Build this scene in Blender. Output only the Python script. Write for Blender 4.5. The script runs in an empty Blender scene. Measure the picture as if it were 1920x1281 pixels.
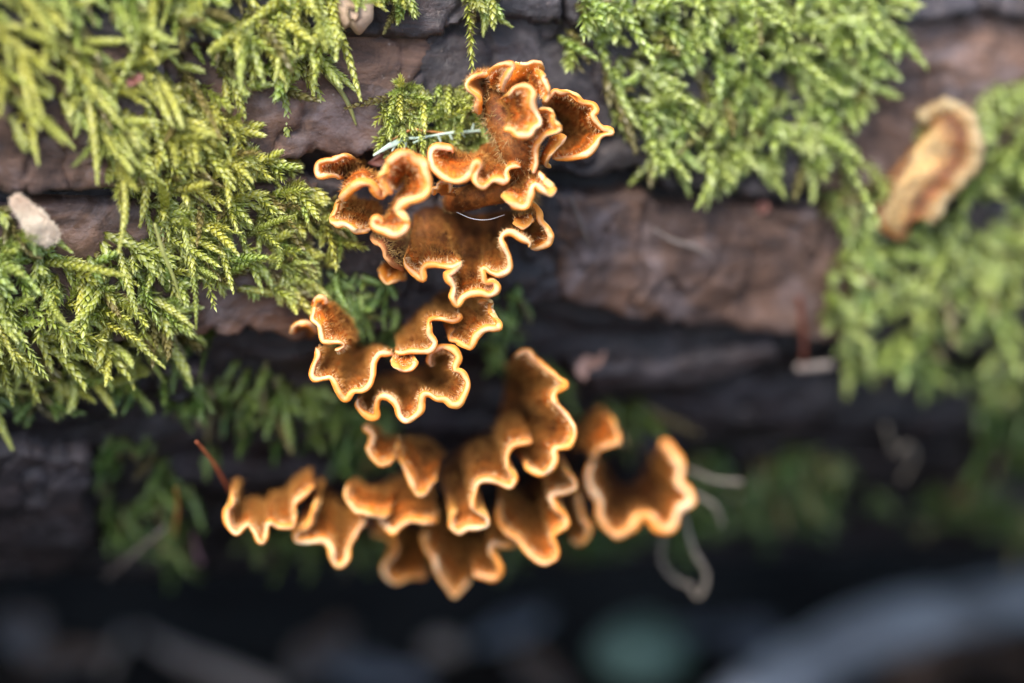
import bpy, math
import numpy as np
from mathutils import Matrix, Vector

# ------------------------------------------------------------------ camera, sky, sun, exposure
PITCH = math.radians(22)          # camera looks down at the flank of the log
DIST = 48.0                       # cm, camera to plane of focus (100 photo pixels = 1 cm there)
CM = 0.01
scene = bpy.context.scene
col = scene.collection
rng = np.random.default_rng(11)

EX = np.array([1.0, 0.0, 0.0])
EU = np.array([0.0, math.sin(PITCH), math.cos(PITCH)])
EF = np.array([0.0, math.cos(PITCH), -math.sin(PITCH)])
CAM = np.array([0.0, 0.0, 12.0]) - DIST * EF      # cm; centre of focus is 12 cm above the soil datum

cam_d = bpy.data.cameras.new('camera'); cam = bpy.data.objects.new('camera', cam_d); col.objects.link(cam)
cam_d.sensor_width = 36; cam_d.lens = 90; cam_d.clip_start = 0.02; cam_d.clip_end = 400
m = Matrix(((1, 0, 0), (0, EU[1], -EF[1]), (0, EU[2], -EF[2])))
cam.matrix_world = Matrix.Translation(Vector(CAM * CM)) @ m.to_4x4()
cam_d.dof.use_dof = True; cam_d.dof.focus_distance = DIST * CM; cam_d.dof.aperture_fstop = 2.7
cam_d.dof.aperture_blades = 9
scene.camera = cam

SUN_AZ, SUN_EL = math.radians(212), math.radians(58)      # clockwise from +Y
w = bpy.data.worlds.new('World'); scene.world = w; w.use_nodes = True
nt = w.node_tree; bg = nt.nodes['Background']
sky = nt.nodes.new('ShaderNodeTexSky'); sky.sky_type = 'NISHITA'; sky.sun_disc = False
sky.sun_elevation = SUN_EL; sky.sun_rotation = SUN_AZ; sky.air_density = 1.0; sky.dust_density = 2.5; sky.ozone_density = 1.0
nt.links.new(sky.outputs[0], bg.inputs[0]); bg.inputs[1].default_value = 0.14
sl = bpy.data.lights.new('sun', 'SUN'); sl.energy = 1.3; sl.angle = math.radians(28); sl.color = (1.0, 0.95, 0.86)
so = bpy.data.objects.new('sun', sl); col.objects.link(so)
sdir = Vector((math.sin(SUN_AZ) * math.cos(SUN_EL), math.cos(SUN_AZ) * math.cos(SUN_EL), math.sin(SUN_EL)))
so.rotation_euler = sdir.to_track_quat('Z', 'Y').to_euler()
scene.view_settings.view_transform = 'Standard'; scene.view_settings.look = 'None'
scene.view_settings.exposure = 1.5; scene.view_settings.gamma = 1.0

# ------------------------------------------------------------------ helpers: frames, noise, curves, meshes
def wld(p):                       # camera-frame cm (right, up, depth) -> world cm
    p = np.asarray(p, float)
    return CAM + p[..., 0:1] * EX + p[..., 1:2] * EU + p[..., 2:3] * EF
def px(x, y, d):                  # photo pixel + depth offset from the focal plane -> camera-frame cm
    x, y, d = np.broadcast_arrays(np.asarray(x, float), np.asarray(y, float), np.asarray(d, float))
    z = DIST + d; s = z / DIST / 100.0
    return np.stack([(x - 960) * s, (640.5 - y) * s, z], -1)
DOWN = np.array([0.0, -math.cos(PITCH), math.sin(PITCH)])   # gravity in the camera frame

_tab = np.random.default_rng(5).random((64, 64, 64))
def vnoise(p):
    p = np.asarray(p, float); i = np.floor(p).astype(int); f = p - i; f = f * f * (3 - 2 * f)
    r = 0
    for dx in (0, 1):
        for dy in (0, 1):
            for dz in (0, 1):
                wgt = (f[..., 0] if dx else 1 - f[..., 0]) * (f[..., 1] if dy else 1 - f[..., 1]) * (f[..., 2] if dz else 1 - f[..., 2])
                r = r + wgt * _tab[(i[..., 0] + dx) % 64, (i[..., 1] + dy) % 64, (i[..., 2] + dz) % 64]
    return r * 2 - 1
def fbm(p, o=4):
    r = 0; a = 0.5; p = np.asarray(p, float)
    for k in range(o): r = r + a * vnoise(p + 7.3 * k); p = p * 2.03; a *= 0.5
    return r
def sstep(a, b, x):
    t = np.clip((x - a) / (b - a), 0, 1); return t * t * (3 - 2 * t)
def nrm(v): return v / np.maximum(np.linalg.norm(v, axis=-1, keepdims=True), 1e-9)
def catmull(P, n):
    P = np.asarray(P, float)
    if len(P) == 2: P = np.array([P[0], P.mean(0), P[1]])
    Q = np.vstack([2 * P[0] - P[1], P, 2 * P[-1] - P[-2]]); out = []
    t = np.linspace(0, 1, 14, endpoint=False)[:, None]
    for i in range(1, len(Q) - 2):
        a, b, c, d = Q[i - 1:i + 3]
        out.append(0.5 * (2 * b + (c - a) * t + (2 * a - 5 * b + 4 * c - d) * t ** 2 + (3 * b - a - 3 * c + d) * t ** 3))
    out = np.vstack(out + [P[-1:]])
    s = np.r_[0, np.cumsum(np.linalg.norm(np.diff(out, axis=0), axis=1))]
    q = np.linspace(0, s[-1], n)
    return np.stack([np.interp(q, s, out[:, k]) for k in range(out.shape[1])], -1)
def gsm(A, sig):                  # gaussian smoothing along a polyline
    if sig < 0.3: return A
    k = int(3 * sig) + 1; g = np.exp(-0.5 * (np.arange(-k, k + 1) / sig) ** 2); g /= g.sum()
    pre = 2 * A[0] - A[1:k + 1][::-1] if len(A) > k else np.repeat(A[:1], k, 0)
    post = 2 * A[-1] - A[-k - 1:-1][::-1] if len(A) > k else np.repeat(A[-1:], k, 0)
    B = np.vstack([pre, A, post])
    return np.stack([np.convolve(B[:, j], g, 'valid') for j in range(A.shape[1])], -1)

def mesh_from(name, V, F3=None, F4=None, attrs=None, smooth=True):   # V in world METRES
    me = bpy.data.meshes.new(name)
    F3 = np.zeros((0, 3), int) if F3 is None else np.asarray(F3, int)
    F4 = np.zeros((0, 4), int) if F4 is None else np.asarray(F4, int)
    me.vertices.add(len(V)); me.vertices.foreach_set('co', np.asarray(V, np.float32).ravel())
    idx = np.concatenate([F3.ravel(), F4.ravel()]).astype(np.int32)
    me.loops.add(len(idx)); me.loops.foreach_set('vertex_index', idx)
    st = np.concatenate([np.arange(len(F3)) * 3, len(F3) * 3 + np.arange(len(F4)) * 4]).astype(np.int32)
    me.polygons.add(len(st)); me.polygons.foreach_set('loop_start', st)
    me.update(calc_edges=True); me.validate()
    if smooth: me.polygons.foreach_set('use_smooth', np.ones(len(me.polygons), bool))
    for k, a in (attrs or {}).items():
        a = np.asarray(a, np.float32)
        if a.ndim == 1: me.attributes.new(k, 'FLOAT', 'POINT').data.foreach_set('value', a)
        else:
            if a.shape[1] == 3: a = np.hstack([a, np.ones((len(a), 1), np.float32)])
            me.attributes.new(k, 'FLOAT_COLOR', 'POINT').data.foreach_set('color', a.ravel())
    return me
def obj(name, me, mat, parent=None, origin=None):
    """me has world-metre vertices; shift to the origin (or the parent's) so the pivot sits at the base"""
    o = bpy.data.objects.new(name, me)
    if parent is not None:
        me.transform(Matrix.Translation(-parent.location)) if parent.parent is None else me.transform(Matrix.Translation(-(parent.location + parent.parent.location)))
        o.parent = parent
    elif origin is not None:
        me.transform(Matrix.Translation(-Vector(origin))); o.location = origin
    if mat: me.materials.append(mat)
    col.objects.link(o); return o
def tag(o, label, cat, group=None, kind=None):
    if label: o['label'] = label
    if cat: o['category'] = cat
    if group: o['group'] = group
    if kind: o['kind'] = kind
    return o
def empty(name, loc, label, cat, group=None, kind=None):
    o = bpy.data.objects.new(name, None); o.location = loc; o.empty_display_size = 0.01; col.objects.link(o)
    return tag(o, label, cat, group, kind)
def grid_faces(a, b, closed=False):
    i, j = np.meshgrid(np.arange(a - 1), np.arange(b if closed else b - 1), indexing='ij')
    i = i.ravel(); j = j.ravel(); k = (j + 1) % b
    return np.stack([i * b + j, (i + 1) * b + j, (i + 1) * b + k, i * b + k], -1)
def frames(C):
    T = nrm(np.gradient(C, axis=0)); up = np.array([0.1, 0.3, 1.0]); N = np.zeros_like(T)
    n = np.cross(T[0], up); n = n / max(np.linalg.norm(n), 1e-6)
    for i in range(len(T)):
        n = n - T[i] * (n @ T[i]); n = n / max(np.linalg.norm(n), 1e-6); N[i] = n
    return T, N, np.cross(T, N)
def tube(C, R, sides=10, rough=0.0, freq=1.0, squash=1.0):   # camera-frame cm -> V (camera frame), F3, F4
    C = np.asarray(C, float); R = np.broadcast_to(np.asarray(R, float), (len(C),)); T, N, B = frames(C)
    a = np.linspace(0, 2 * np.pi, sides, endpoint=False)
    V = C[:, None] + R[:, None, None] * (np.cos(a)[None, :, None] * N[:, None] + squash * np.sin(a)[None, :, None] * B[:, None])
    if rough:
        d = nrm(V - C[:, None]); V = V + d * (rough * R[:, None, None]) * fbm(V * freq, 3)[..., None] * 2
    F = grid_faces(len(C), sides, True); n = len(C) * sides
    V = np.vstack([V.reshape(-1, 3), C[:1] - T[:1] * R[0] * .5, C[-1:] + T[-1:] * R[-1] * .5])
    j = np.arange(sides); k = (j + 1) % sides; e = (len(C) - 1) * sides
    F3 = np.vstack([np.stack([np.full(sides, n), j, k], -1), np.stack([np.full(sides, n + 1), e + k, e + j], -1)])
    return V, F3, F
def M(V): return wld(V) * CM      # camera-frame cm -> world metres

# ------------------------------------------------------------------ materials
def newmat(name):
    mt = bpy.data.materials.new(name); mt.use_nodes = True
    return mt, mt.node_tree.nodes, mt.node_tree.links, mt.node_tree.nodes['Principled BSDF']
def ramp(n, stops, interp='LINEAR'):
    r = n.new('ShaderNodeValToRGB'); e = r.color_ramp; e.interpolation = interp
    while len(e.elements) < len(stops): e.elements.new(0.5)
    for s, (p, c) in zip(e.elements, stops): s.position = p; s.color = (*c, 1)
    return r
def texnoise(n, l, scale, detail=6, rough=0.6, dist=0.0, vec=None):
    t = n.new('ShaderNodeTexNoise'); t.inputs['Scale'].default_value = scale; t.inputs['Detail'].default_value = detail
    t.inputs['Roughness'].default_value = rough; t.inputs['Distortion'].default_value = dist
    if vec is not None: l.new(vec, t.inputs['Vector'])
    return t
def mixc(n, l, fac, a, b, mode='MIX'):
    x = n.new('ShaderNodeMix'); x.data_type = 'RGBA'; x.blend_type = mode
    for s, v in ((0, fac), (6, a), (7, b)):
        if hasattr(v, 'type') and hasattr(v, 'is_linked'): l.new(v, x.inputs[s])
        elif s == 0: x.inputs[0].default_value = v
        else: x.inputs[s].default_value = (*v, 1)
    return x.outputs[2]
def bump(n, l, h, strength, dist, b):
    u = n.new('ShaderNodeBump'); u.inputs['Strength'].default_value = strength; u.inputs['Distance'].default_value = dist
    l.new(h, u.inputs['Height']); l.new(u.outputs[0], b.inputs['Normal']); return u

def mat_bark(name, stops, wet=0.45, streak=(14, 70, 70), pale=(0.30, 0.245, 0.25)):
    mt, n, l, b = newmat(name); tc = n.new('ShaderNodeNewGeometry')
    mp = n.new('ShaderNodeMapping'); mp.inputs['Scale'].default_value = streak; mp.inputs['Rotation'].default_value = (0, 0, -0.29)
    l.new(tc.outputs['Position'], mp.inputs[0])
    a = texnoise(n, l, 3.0, 8, 0.68, 0.6, mp.outputs[0])
    r = ramp(n, stops); l.new(a.outputs[0], r.inputs[0]); c = r.outputs[0]
    bl = texnoise(n, l, 95, 5, 0.65, 0.8, tc.outputs['Position'])
    rb = ramp(n, [(0.42, (0, 0, 0)), (0.62, (1, 1, 1))]); l.new(bl.outputs[0], rb.inputs[0])
    c = mixc(n, l, rb.outputs[0], c, mixc(n, l, 0.62, c, (0.02, 0.018, 0.022)))
    lg = texnoise(n, l, 42, 6, 0.7, 1.2, tc.outputs['Position']); rl = ramp(n, [(0.50, (0, 0, 0)), (0.66, (1, 1, 1))]); l.new(lg.outputs[0], rl.inputs[0])
    c = mixc(n, l, rl.outputs[0], c, mixc(n, l, 0.55, c, pale))
    sp = texnoise(n, l, 700, 3, 0.7, 0, tc.outputs['Position'])
    rs = ramp(n, [(0.66, (0, 0, 0)), (0.78, (1, 1, 1))]); l.new(sp.outputs[0], rs.inputs[0])
    c = mixc(n, l, rs.outputs[0], c, (0.30, 0.24, 0.21))
    l.new(c, b.inputs['Base Color'])
    rr = ramp(n, [(0.3, (wet * .6,) * 3), (0.7, (min(1, wet * 1.6),) * 3)]); l.new(bl.outputs[0], rr.inputs[0]); l.new(rr.outputs[0], b.inputs['Roughness'])
    fine = texnoise(n, l, 420, 8, 0.7, 0.4, tc.outputs['Position'])
    ad = n.new('ShaderNodeMath'); ad.operation = 'ADD'; l.new(a.outputs[0], ad.inputs[0]); l.new(fine.outputs[0], ad.inputs[1])
    bump(n, l, ad.outputs[0], 0.55, 0.0014, b); return mt
MB = mat_bark('bark_brown', [(0.30, (0.045, 0.024, 0.017)), (0.45, (0.13, 0.070, 0.047)), (0.58, (0.21, 0.115, 0.076)), (0.72, (0.28, 0.18, 0.135))], 0.55)
MBD = mat_bark('bark_dark_wet', [(0.30, (0.014, 0.012, 0.015)), (0.5, (0.045, 0.035, 0.036)), (0.65, (0.095, 0.065, 0.06)), (0.8, (0.15, 0.12, 0.12))], 0.36, pale=(0.17, 0.145, 0.16))
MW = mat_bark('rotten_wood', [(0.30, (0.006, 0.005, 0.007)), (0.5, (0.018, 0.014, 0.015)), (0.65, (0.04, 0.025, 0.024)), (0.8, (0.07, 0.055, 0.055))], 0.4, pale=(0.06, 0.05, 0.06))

def mat_moss(name):
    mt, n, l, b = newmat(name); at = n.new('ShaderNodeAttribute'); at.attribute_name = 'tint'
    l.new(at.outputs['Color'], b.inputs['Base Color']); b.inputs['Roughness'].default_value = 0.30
    b.inputs['Specular IOR Level'].default_value = 0.55
    tr = n.new('ShaderNodeBsdfTranslucent'); l.new(at.outputs['Color'], tr.inputs[0])
    mx = n.new('ShaderNodeMixShader'); mx.inputs[0].default_value = 0.34
    l.new(b.outputs[0], mx.inputs[1]); l.new(tr.outputs[0], mx.inputs[2]); l.new(mx.outputs[0], n['Material Output'].inputs[0]); return mt
MM = mat_moss('moss_leaf')

def mat_fungus(name, old=0.0):
    mt, n, l, b = newmat(name); at = n.new('ShaderNodeAttribute'); at.attribute_name = 'edge'
    geo = n.new('ShaderNodeNewGeometry')
    nz = texnoise(n, l, 260, 4, 0.6, 0.3, geo.outputs['Position'])
    ma = n.new('ShaderNodeMath'); ma.operation = 'MULTIPLY_ADD'; l.new(nz.outputs[0], ma.inputs[0]); ma.inputs[1].default_value = 0.10; 
    l.new(at.outputs['Fac'], ma.inputs[2])
    sc = n.new('ShaderNodeMath'); sc.operation = 'SUBTRACT'; l.new(ma.outputs[0], sc.inputs[0]); sc.inputs[1].default_value = 0.05
    dv = n.new('ShaderNodeMath'); dv.operation = 'DIVIDE'; l.new(sc.outputs[0], dv.inputs[0]); dv.inputs[1].default_value = 1.6
    if old < 0.5:
        st = [(0.0, (0.88, 0.37, 0.075)), (0.06, (0.84, 0.285, 0.035)), (0.13, (0.70, 0.21, 0.022)), (0.20, (0.42, 0.115, 0.013)),
              (0.28, (0.28, 0.085, 0.013)), (0.38, (0.42, 0.115, 0.012)), (0.50, (0.22, 0.070, 0.013)), (0.7, (0.27, 0.10, 0.020)), (1.0, (0.15, 0.06, 0.016))]
    elif old > 1.5:
        st = [(0.0, (0.40, 0.28, 0.14)), (0.10, (0.32, 0.19, 0.08)), (0.2, (0.17, 0.055, 0.026)), (0.32, (0.26, 0.15, 0.075)), (0.5, (0.33, 0.25, 0.13)), (0.8, (0.36, 0.29, 0.16)), (1.0, (0.24, 0.12, 0.06))]
    else:
        st = [(0.0, (0.60, 0.26, 0.09)), (0.03, (0.42, 0.15, 0.05)), (0.08, (0.20, 0.055, 0.02)), (0.16, (0.06, 0.025, 0.018)),
              (0.3, (0.16, 0.07, 0.022)), (0.6, (0.12, 0.05, 0.02))]
    r = ramp(n, st); l.new(dv.outputs[0], r.inputs[0])
    n2 = texnoise(n, l, 900, 4, 0.7, 0, geo.outputs['Position'])
    r2 = ramp(n, [(0.35, (0.55, 0.5, 0.45)), (0.65, (1.35, 1.3, 1.2))]); l.new(n2.outputs[0], r2.inputs[0])
    felt = mixc(n, l, 1.0, r.outputs[0], r2.outputs[0], 'MULTIPLY')
    fr = ramp(n, [(0.09, (0, 0, 0)), (0.20, (1, 1, 1))]); l.new(dv.outputs[0], fr.inputs[0])
    n3 = texnoise(n, l, 75, 4, 0.6, 0.6, geo.outputs['Position']); r3 = ramp(n, [(0.35, (0.55, 0.42, 0.36)), (0.5, (1, 1, 1)), (0.66, (1.5, 1.35, 1.2))]); l.new(n3.outputs[0], r3.inputs[0])
    felt = mixc(n, l, 0.85, felt, mixc(n, l, 1.0, felt, r3.outputs[0], 'MULTIPLY'))
    fb = n.new('ShaderNodeAttribute'); fb.attribute_name = 'fibre'; r4 = ramp(n, [(0.25, (0.45, 0.38, 0.34)), (0.5, (0.95, 0.95, 0.95)), (0.78, (1.75, 1.55, 1.3))]); l.new(fb.outputs['Fac'], r4.inputs[0])
    felt = mixc(n, l, 1.0, felt, r4.outputs[0], 'MULTIPLY')
    top = mixc(n, l, fr.outputs[0], r.outputs[0], felt)
    sd = n.new('ShaderNodeAttribute'); sd.attribute_name = 'under'
    ur = ramp(n, [(0.0, (0.92, 0.58, 0.22)), (0.10, (0.78, 0.36, 0.07)), (0.3, (0.52, 0.21, 0.05)), (0.7, (0.30, 0.12, 0.04))]); l.new(dv.outputs[0], ur.inputs[0])
    c = mixc(n, l, sd.outputs['Fac'], top, ur.outputs[0] if old < .5 else felt)
    l.new(c, b.inputs['Base Color']); b.inputs['Roughness'].default_value = 0.62; b.inputs['Specular IOR Level'].default_value = 0.3
    b.inputs['Subsurface Weight'].default_value = 0.12; b.inputs['Subsurface Radius'].default_value = (1.0, 0.45, 0.15); b.inputs['Subsurface Scale'].default_value = 0.0009
    bump(n, l, n2.outputs[0], 0.5, 0.0006, b); return mt
MF = mat_fungus('fungus_felt'); MFO = mat_fungus('fungus_felt_old', 1.0); MFP = mat_fungus('fungus_felt_pale', 2.0)
def mat_rim(name, c1, c2, c3):
    mt, n, l, b = newmat(name); geo = n.new('ShaderNodeNewGeometry')
    a = texnoise(n, l, 220, 4, 0.6, 0.2, geo.outputs['Position']); r = ramp(n, [(0.35, c1), (0.65, c2)]); l.new(a.outputs[0], r.inputs[0])
    pa = n.new('ShaderNodeAttribute'); pa.attribute_name = 'pale'; pr = ramp(n, [(0.42, (0, 0, 0)), (1.0, (0.95, 0.95, 0.95))]); l.new(pa.outputs['Fac'], pr.inputs[0])
    l.new(mixc(n, l, pr.outputs[0], r.outputs[0], c3), b.inputs['Base Color']); b.inputs['Roughness'].default_value = 0.6; b.inputs['Specular IOR Level'].default_value = 0.3
    b.inputs['Subsurface Weight'].default_value = 0.3; b.inputs['Subsurface Radius'].default_value = (1, 0.5, 0.2); b.inputs['Subsurface Scale'].default_value = 0.0011
    f = texnoise(n, l, 1500, 3, 0.6, 0, geo.outputs['Position']); bump(n, l, f.outputs[0], 0.35, 0.0004, b); return mt
MR = mat_rim('fungus_rim', (0.84, 0.26, 0.03), (0.89, 0.36, 0.07), (0.94, 0.70, 0.45))
MRO = mat_rim('fungus_rim_old', (0.40, 0.14, 0.05), (0.62, 0.28, 0.10), (0.66, 0.34, 0.14))
MRP = mat_rim('fungus_rim_pale', (0.30, 0.20, 0.09), (0.42, 0.31, 0.16), (0.46, 0.36, 0.2))
def mat_plain(name, c1, c2, scale=300, rough=0.7, bmp=0.3, trans=0.0):
    mt, n, l, b = newmat(name); geo = n.new('ShaderNodeNewGeometry')
    a = texnoise(n, l, scale, 6, 0.65, 0.3, geo.outputs['Position']); r = ramp(n, [(0.33, c1), (0.67, c2)]); l.new(a.outputs[0], r.inputs[0])
    l.new(r.outputs[0], b.inputs['Base Color']); b.inputs['Roughness'].default_value = rough
    bump(n, l, a.outputs[0], bmp, 0.0008, b); return mt
MH = mat_plain('felt_hair', (0.36, 0.135, 0.02), (0.60, 0.28, 0.055), 500, 0.6, 0)
MHC = mat_plain('rim_hair', (0.80, 0.52, 0.22), (0.92, 0.72, 0.42), 500, 0.6, 0)
MHD = mat_plain('felt_hair_dark', (0.20, 0.11, 0.03), (0.50, 0.31, 0.10), 500, 0.6, 0)
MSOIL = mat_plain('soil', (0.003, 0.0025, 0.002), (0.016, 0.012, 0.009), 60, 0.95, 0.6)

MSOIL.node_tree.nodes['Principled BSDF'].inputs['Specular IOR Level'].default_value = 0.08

# ------------------------------------------------------------------ the log: cylinder frame
RAD = 12.4
AX = np.array([1.0, 0.0, 0.31]); AX /= np.linalg.norm(AX)
A0 = np.array([-4.6, 6.7, DIST + 0.35 + RAD])       # a point of the axis, camera frame
E1 = np.array([0, 0, -1.0]); E1 = E1 - AX * (E1 @ AX); E1 /= np.linalg.norm(E1)   # toward the camera
E2 = np.cross(AX, E1); E2 = E2 if E2[1] > 0 else -E2                                # up
def cyl(u, th, r):
    u = np.asarray(u, float)[..., None]; th = np.asarray(th, float)[..., None]; r = np.asarray(r, float)[..., None]
    return A0 + u * AX + r * (np.cos(th) * E1 + np.sin(th) * E2)
def hit(x, y, r=RAD):             # photo pixel -> (u, theta) where its ray meets the log
    x = np.asarray(x, float); y = np.asarray(y, float); r = np.broadcast_to(r, x.shape)
    d = nrm(np.stack([(x - 960) / 100, (640.5 - y) / 100, np.full(x.shape, DIST)], -1))
    o = -A0; dp = d - (d @ AX)[..., None] * AX; op = o - (o @ AX) * AX
    a = (dp * dp).sum(-1); b = 2 * (dp @ op); c = op @ op - r ** 2
    disc = b * b - 4 * a * c; t = (-b - np.sqrt(np.maximum(disc, 0))) / (2 * a)
    p = d * t[..., None] - A0; u = p @ AX; return u, np.arctan2(p @ E2, p @ E1), disc > 0
def uvpoly(poly):
    P = np.array(poly, float); u, th, ok = hit(P[:, 0], P[:, 1]); return np.stack([u, th * RAD], -1)
def sdf(P, Q):                    # signed distance, + inside
    d = np.full(len(Q), 1e9); ins = np.zeros(len(Q), bool)
    for i in range(len(P)):
        a = P[i]; b = P[(i + 1) % len(P)]; e = b - a; v = Q - a
        t = np.clip((v @ e) / max(e @ e, 1e-9), 0, 1); d = np.minimum(d, ((v - t[:, None] * e) ** 2).sum(1))
        c = ((a[1] > Q[:, 1]) != (b[1] > Q[:, 1])) & (Q[:, 0] < (b[0] - a[0]) * (Q[:, 1] - a[1]) / (b[1] - a[1] + 1e-12) + a[0]); ins ^= c
    return np.where(ins, 1, -1) * np.sqrt(d)
def inpoly(P, Q): return sdf(np.asarray(P, float), Q) > 0

# bark plates: (photo outline, height above the wood cm, dark?)
PLATES = [
    ([(-260, -420), (300, -420), (600, -380), (600, 60), (430, 85), (200, 90), (-260, 110)], 0.95, 1),
    ([(601, -380), (1049, -380), (1049, 48), (930, 45), (850, 62), (740, 82), (612, 78)], 0.95, 1),
    ([(1052, -380), (1640, -400), (1640, 70), (1500, 90), (1250, 60), (1052, 50)], 0.95, 1),
    ([(1652, -400), (2300, -420), (2300, 30), (1920, 48), (1700, 52), (1652, 62)], 0.95, 1),
    ([(-260, 70), (60, 40), (150, 350), (60, 356), (-30, 340), (-260, 350)], 0.70, 0),
    ([(40, 40), (280, 30), (390, 328), (235, 345), (160, 352), (128, 348)], 0.72, 0),
    ([(260, 30), (840, 30), (740, 295), (700, 300), (560, 305), (420, 320), (360, 328)], 0.62, 0),
    ([(800, 20), (1090, 10), (1230, 322), (1040, 325), (900, 312), (725, 296)], 0.60, 1),
    ([(1060, 10), (1640, 20), (1500, 365), (1480, 372), (1330, 362), (1230, 345), (1190, 325)], 0.66, 1),
    ([(1600, 10), (2300, 0), (2300, 300), (1900, 330), (1700, 345), (1470, 368)], 0.60, 0),
    ([(-260, 370), (60, 372), (180, 380), (330, 360), (338, 630), (200, 660), (50, 690), (-260, 700)], 0.40, 0),
    ([(310, 350), (600, 345), (586, 640), (520, 640), (465, 636), (458, 618), (450, 640), (412, 638), (408, 612), (402, 636), (340, 632)], 0.48, 0),
    ([(560, 340), (1085, 345), (1060, 572), (930, 600), (760, 630), (588, 642)], 0.42, 1),
    ([(1030, 345), (1300, 380), (1430, 390), (1370, 615), (1280, 612), (1240, 590), (1180, 600), (1110, 572), (1056, 566)], 0.50, 0),
    ([(1390, 388), (1640, 395), (1578, 640), (1480, 625), (1410, 628), (1355, 606)], 0.46, 0),
    ([(1600, 370), (2300, 360), (2300, 700), (1900, 690), (1700, 660), (1580, 645)], 0.45, 1),
    ([(-260, 860), (60, 850), (170, 870), (180, 1010), (120, 1090), (-260, 1100)], 0.40, 1),
    ([(1070, 690), (1240, 690), (1460, 655), (1470, 690), (1300, 735), (1100, 742)], 0.30, 1),
    ([(280, 700), (330, 690), (400, 700), (405, 750), (330, 765), (285, 745)], 0.30, 1),
]
PUV = [uvpoly(p[0]) for p in PLATES]
def warp(Q):
    q3 = np.stack([Q[:, 0] * 1.1, Q[:, 1] * 1.1, np.zeros(len(Q))], -1)
    f3 = np.stack([Q[:, 0] * 4.5, Q[:, 1] * 4.5, np.ones(len(Q))], -1)
    return Q + 0.30 * np.stack([fbm(q3 + 3), fbm(q3 + 31)], -1) + 0.12 * np.stack([fbm(f3), fbm(f3 + 13)], -1)
def wood_h(Q):                    # Q = (u, theta*R) -> radius offset of bare wood
    u, t = Q[:, 0], Q[:, 1]; z = np.zeros(len(u))
    fib = fbm(np.stack([u * 0.22, t * 1.3, z], -1), 5); lump = fbm(np.stack([u * 0.45, t * 0.6, z + 9], -1), 4)
    grit = fbm(np.stack([u * 2.2, t * 3.4, z + 4], -1), 3)
    return -0.55 + 0.38 * fib + 0.42 * lump + 0.10 * grit
def plate_h(k, Q, s):
    u, t = Q[:, 0], Q[:, 1]; z = np.zeros(len(u))
    h = PLATES[k][1] - 0.45 + 0.22 * fbm(np.stack([u * 0.35, t * 0.9, z + 2.7 * k], -1), 4) + 0.07 * fbm(np.stack([u * 2.0, t * 4.0, z + k], -1), 3)
    ed = sstep(0.0, 0.14, s); crack = np.abs(fbm(np.stack([u * 0.8, t * 0.5, z + 5 + k], -1), 3))
    return h - 0.22 * (1 - ed) ** 2 - 0.16 * (1 - sstep(0, 0.05, crack))
def top_h(u, th):
    Q = np.stack([u, th * RAD], -1); h = wood_h(Q); W = warp(Q)
    for k, P in enumerate(PUV):
        lo = P.min(0) - 1; hi = P.max(0) + 1
        m_ = ((W > lo) & (W < hi)).all(1)
        if m_.any():
            s = sdf(P, W[m_]); hh = np.where(s > 0, plate_h(k, Q[m_], np.maximum(s, 0)), -9); h[m_] = np.maximum(h[m_], hh)
    return h

log_loc = Vector(wld(cyl(3.0, math.radians(-112), RAD)) * CM)
LOG = empty('fallen_log', log_loc, 'rotting fallen log with flaking reddish brown bark, half covered in moss', 'log')
# wood body: fine where the photo looks, coarse round the back and at the far ends
us = np.concatenate([np.linspace(-75, -15, 40), np.linspace(-14.8, 17, 330), np.linspace(17.3, 80, 42)])
ths = np.concatenate([np.linspace(math.radians(-118), math.radians(45), 330), np.linspace(math.radians(46.5), math.radians(241), 90)])
U, TH = np.meshgrid(us, ths, indexing='ij')
H = wood_h(np.stack([U.ravel(), TH.ravel() * RAD], -1)).reshape(U.shape)
endfade = sstep(62, 45, np.abs(TH - math.radians(61.5)) * 0 + 50)   # keep relief all round
seam = sstep(0, 0.35, np.minimum(TH - ths[0], ths[-1] - TH)); H = H * (0.25 + 0.75 * seam)
Vl = cyl(U, TH, RAD + H).reshape(-1, 3); nU, nT = U.shape
F4 = grid_faces(nU, nT, True)
c0 = A0 + us[0] * AX; c1 = A0 + us[-1] * AX; Vl = np.vstack([Vl, c0, c1]); j = np.arange(nT); k = (j + 1) % nT
F3 = np.vstack([np.stack([np.full(nT, nU * nT), j, k], -1), np.stack([np.full(nT, nU * nT + 1), (nU - 1) * nT + k, (nU - 1) * nT + j], -1)])
obj('trunk', mesh_from('trunk', M(Vl), F3, F4), MW, LOG)
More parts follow.
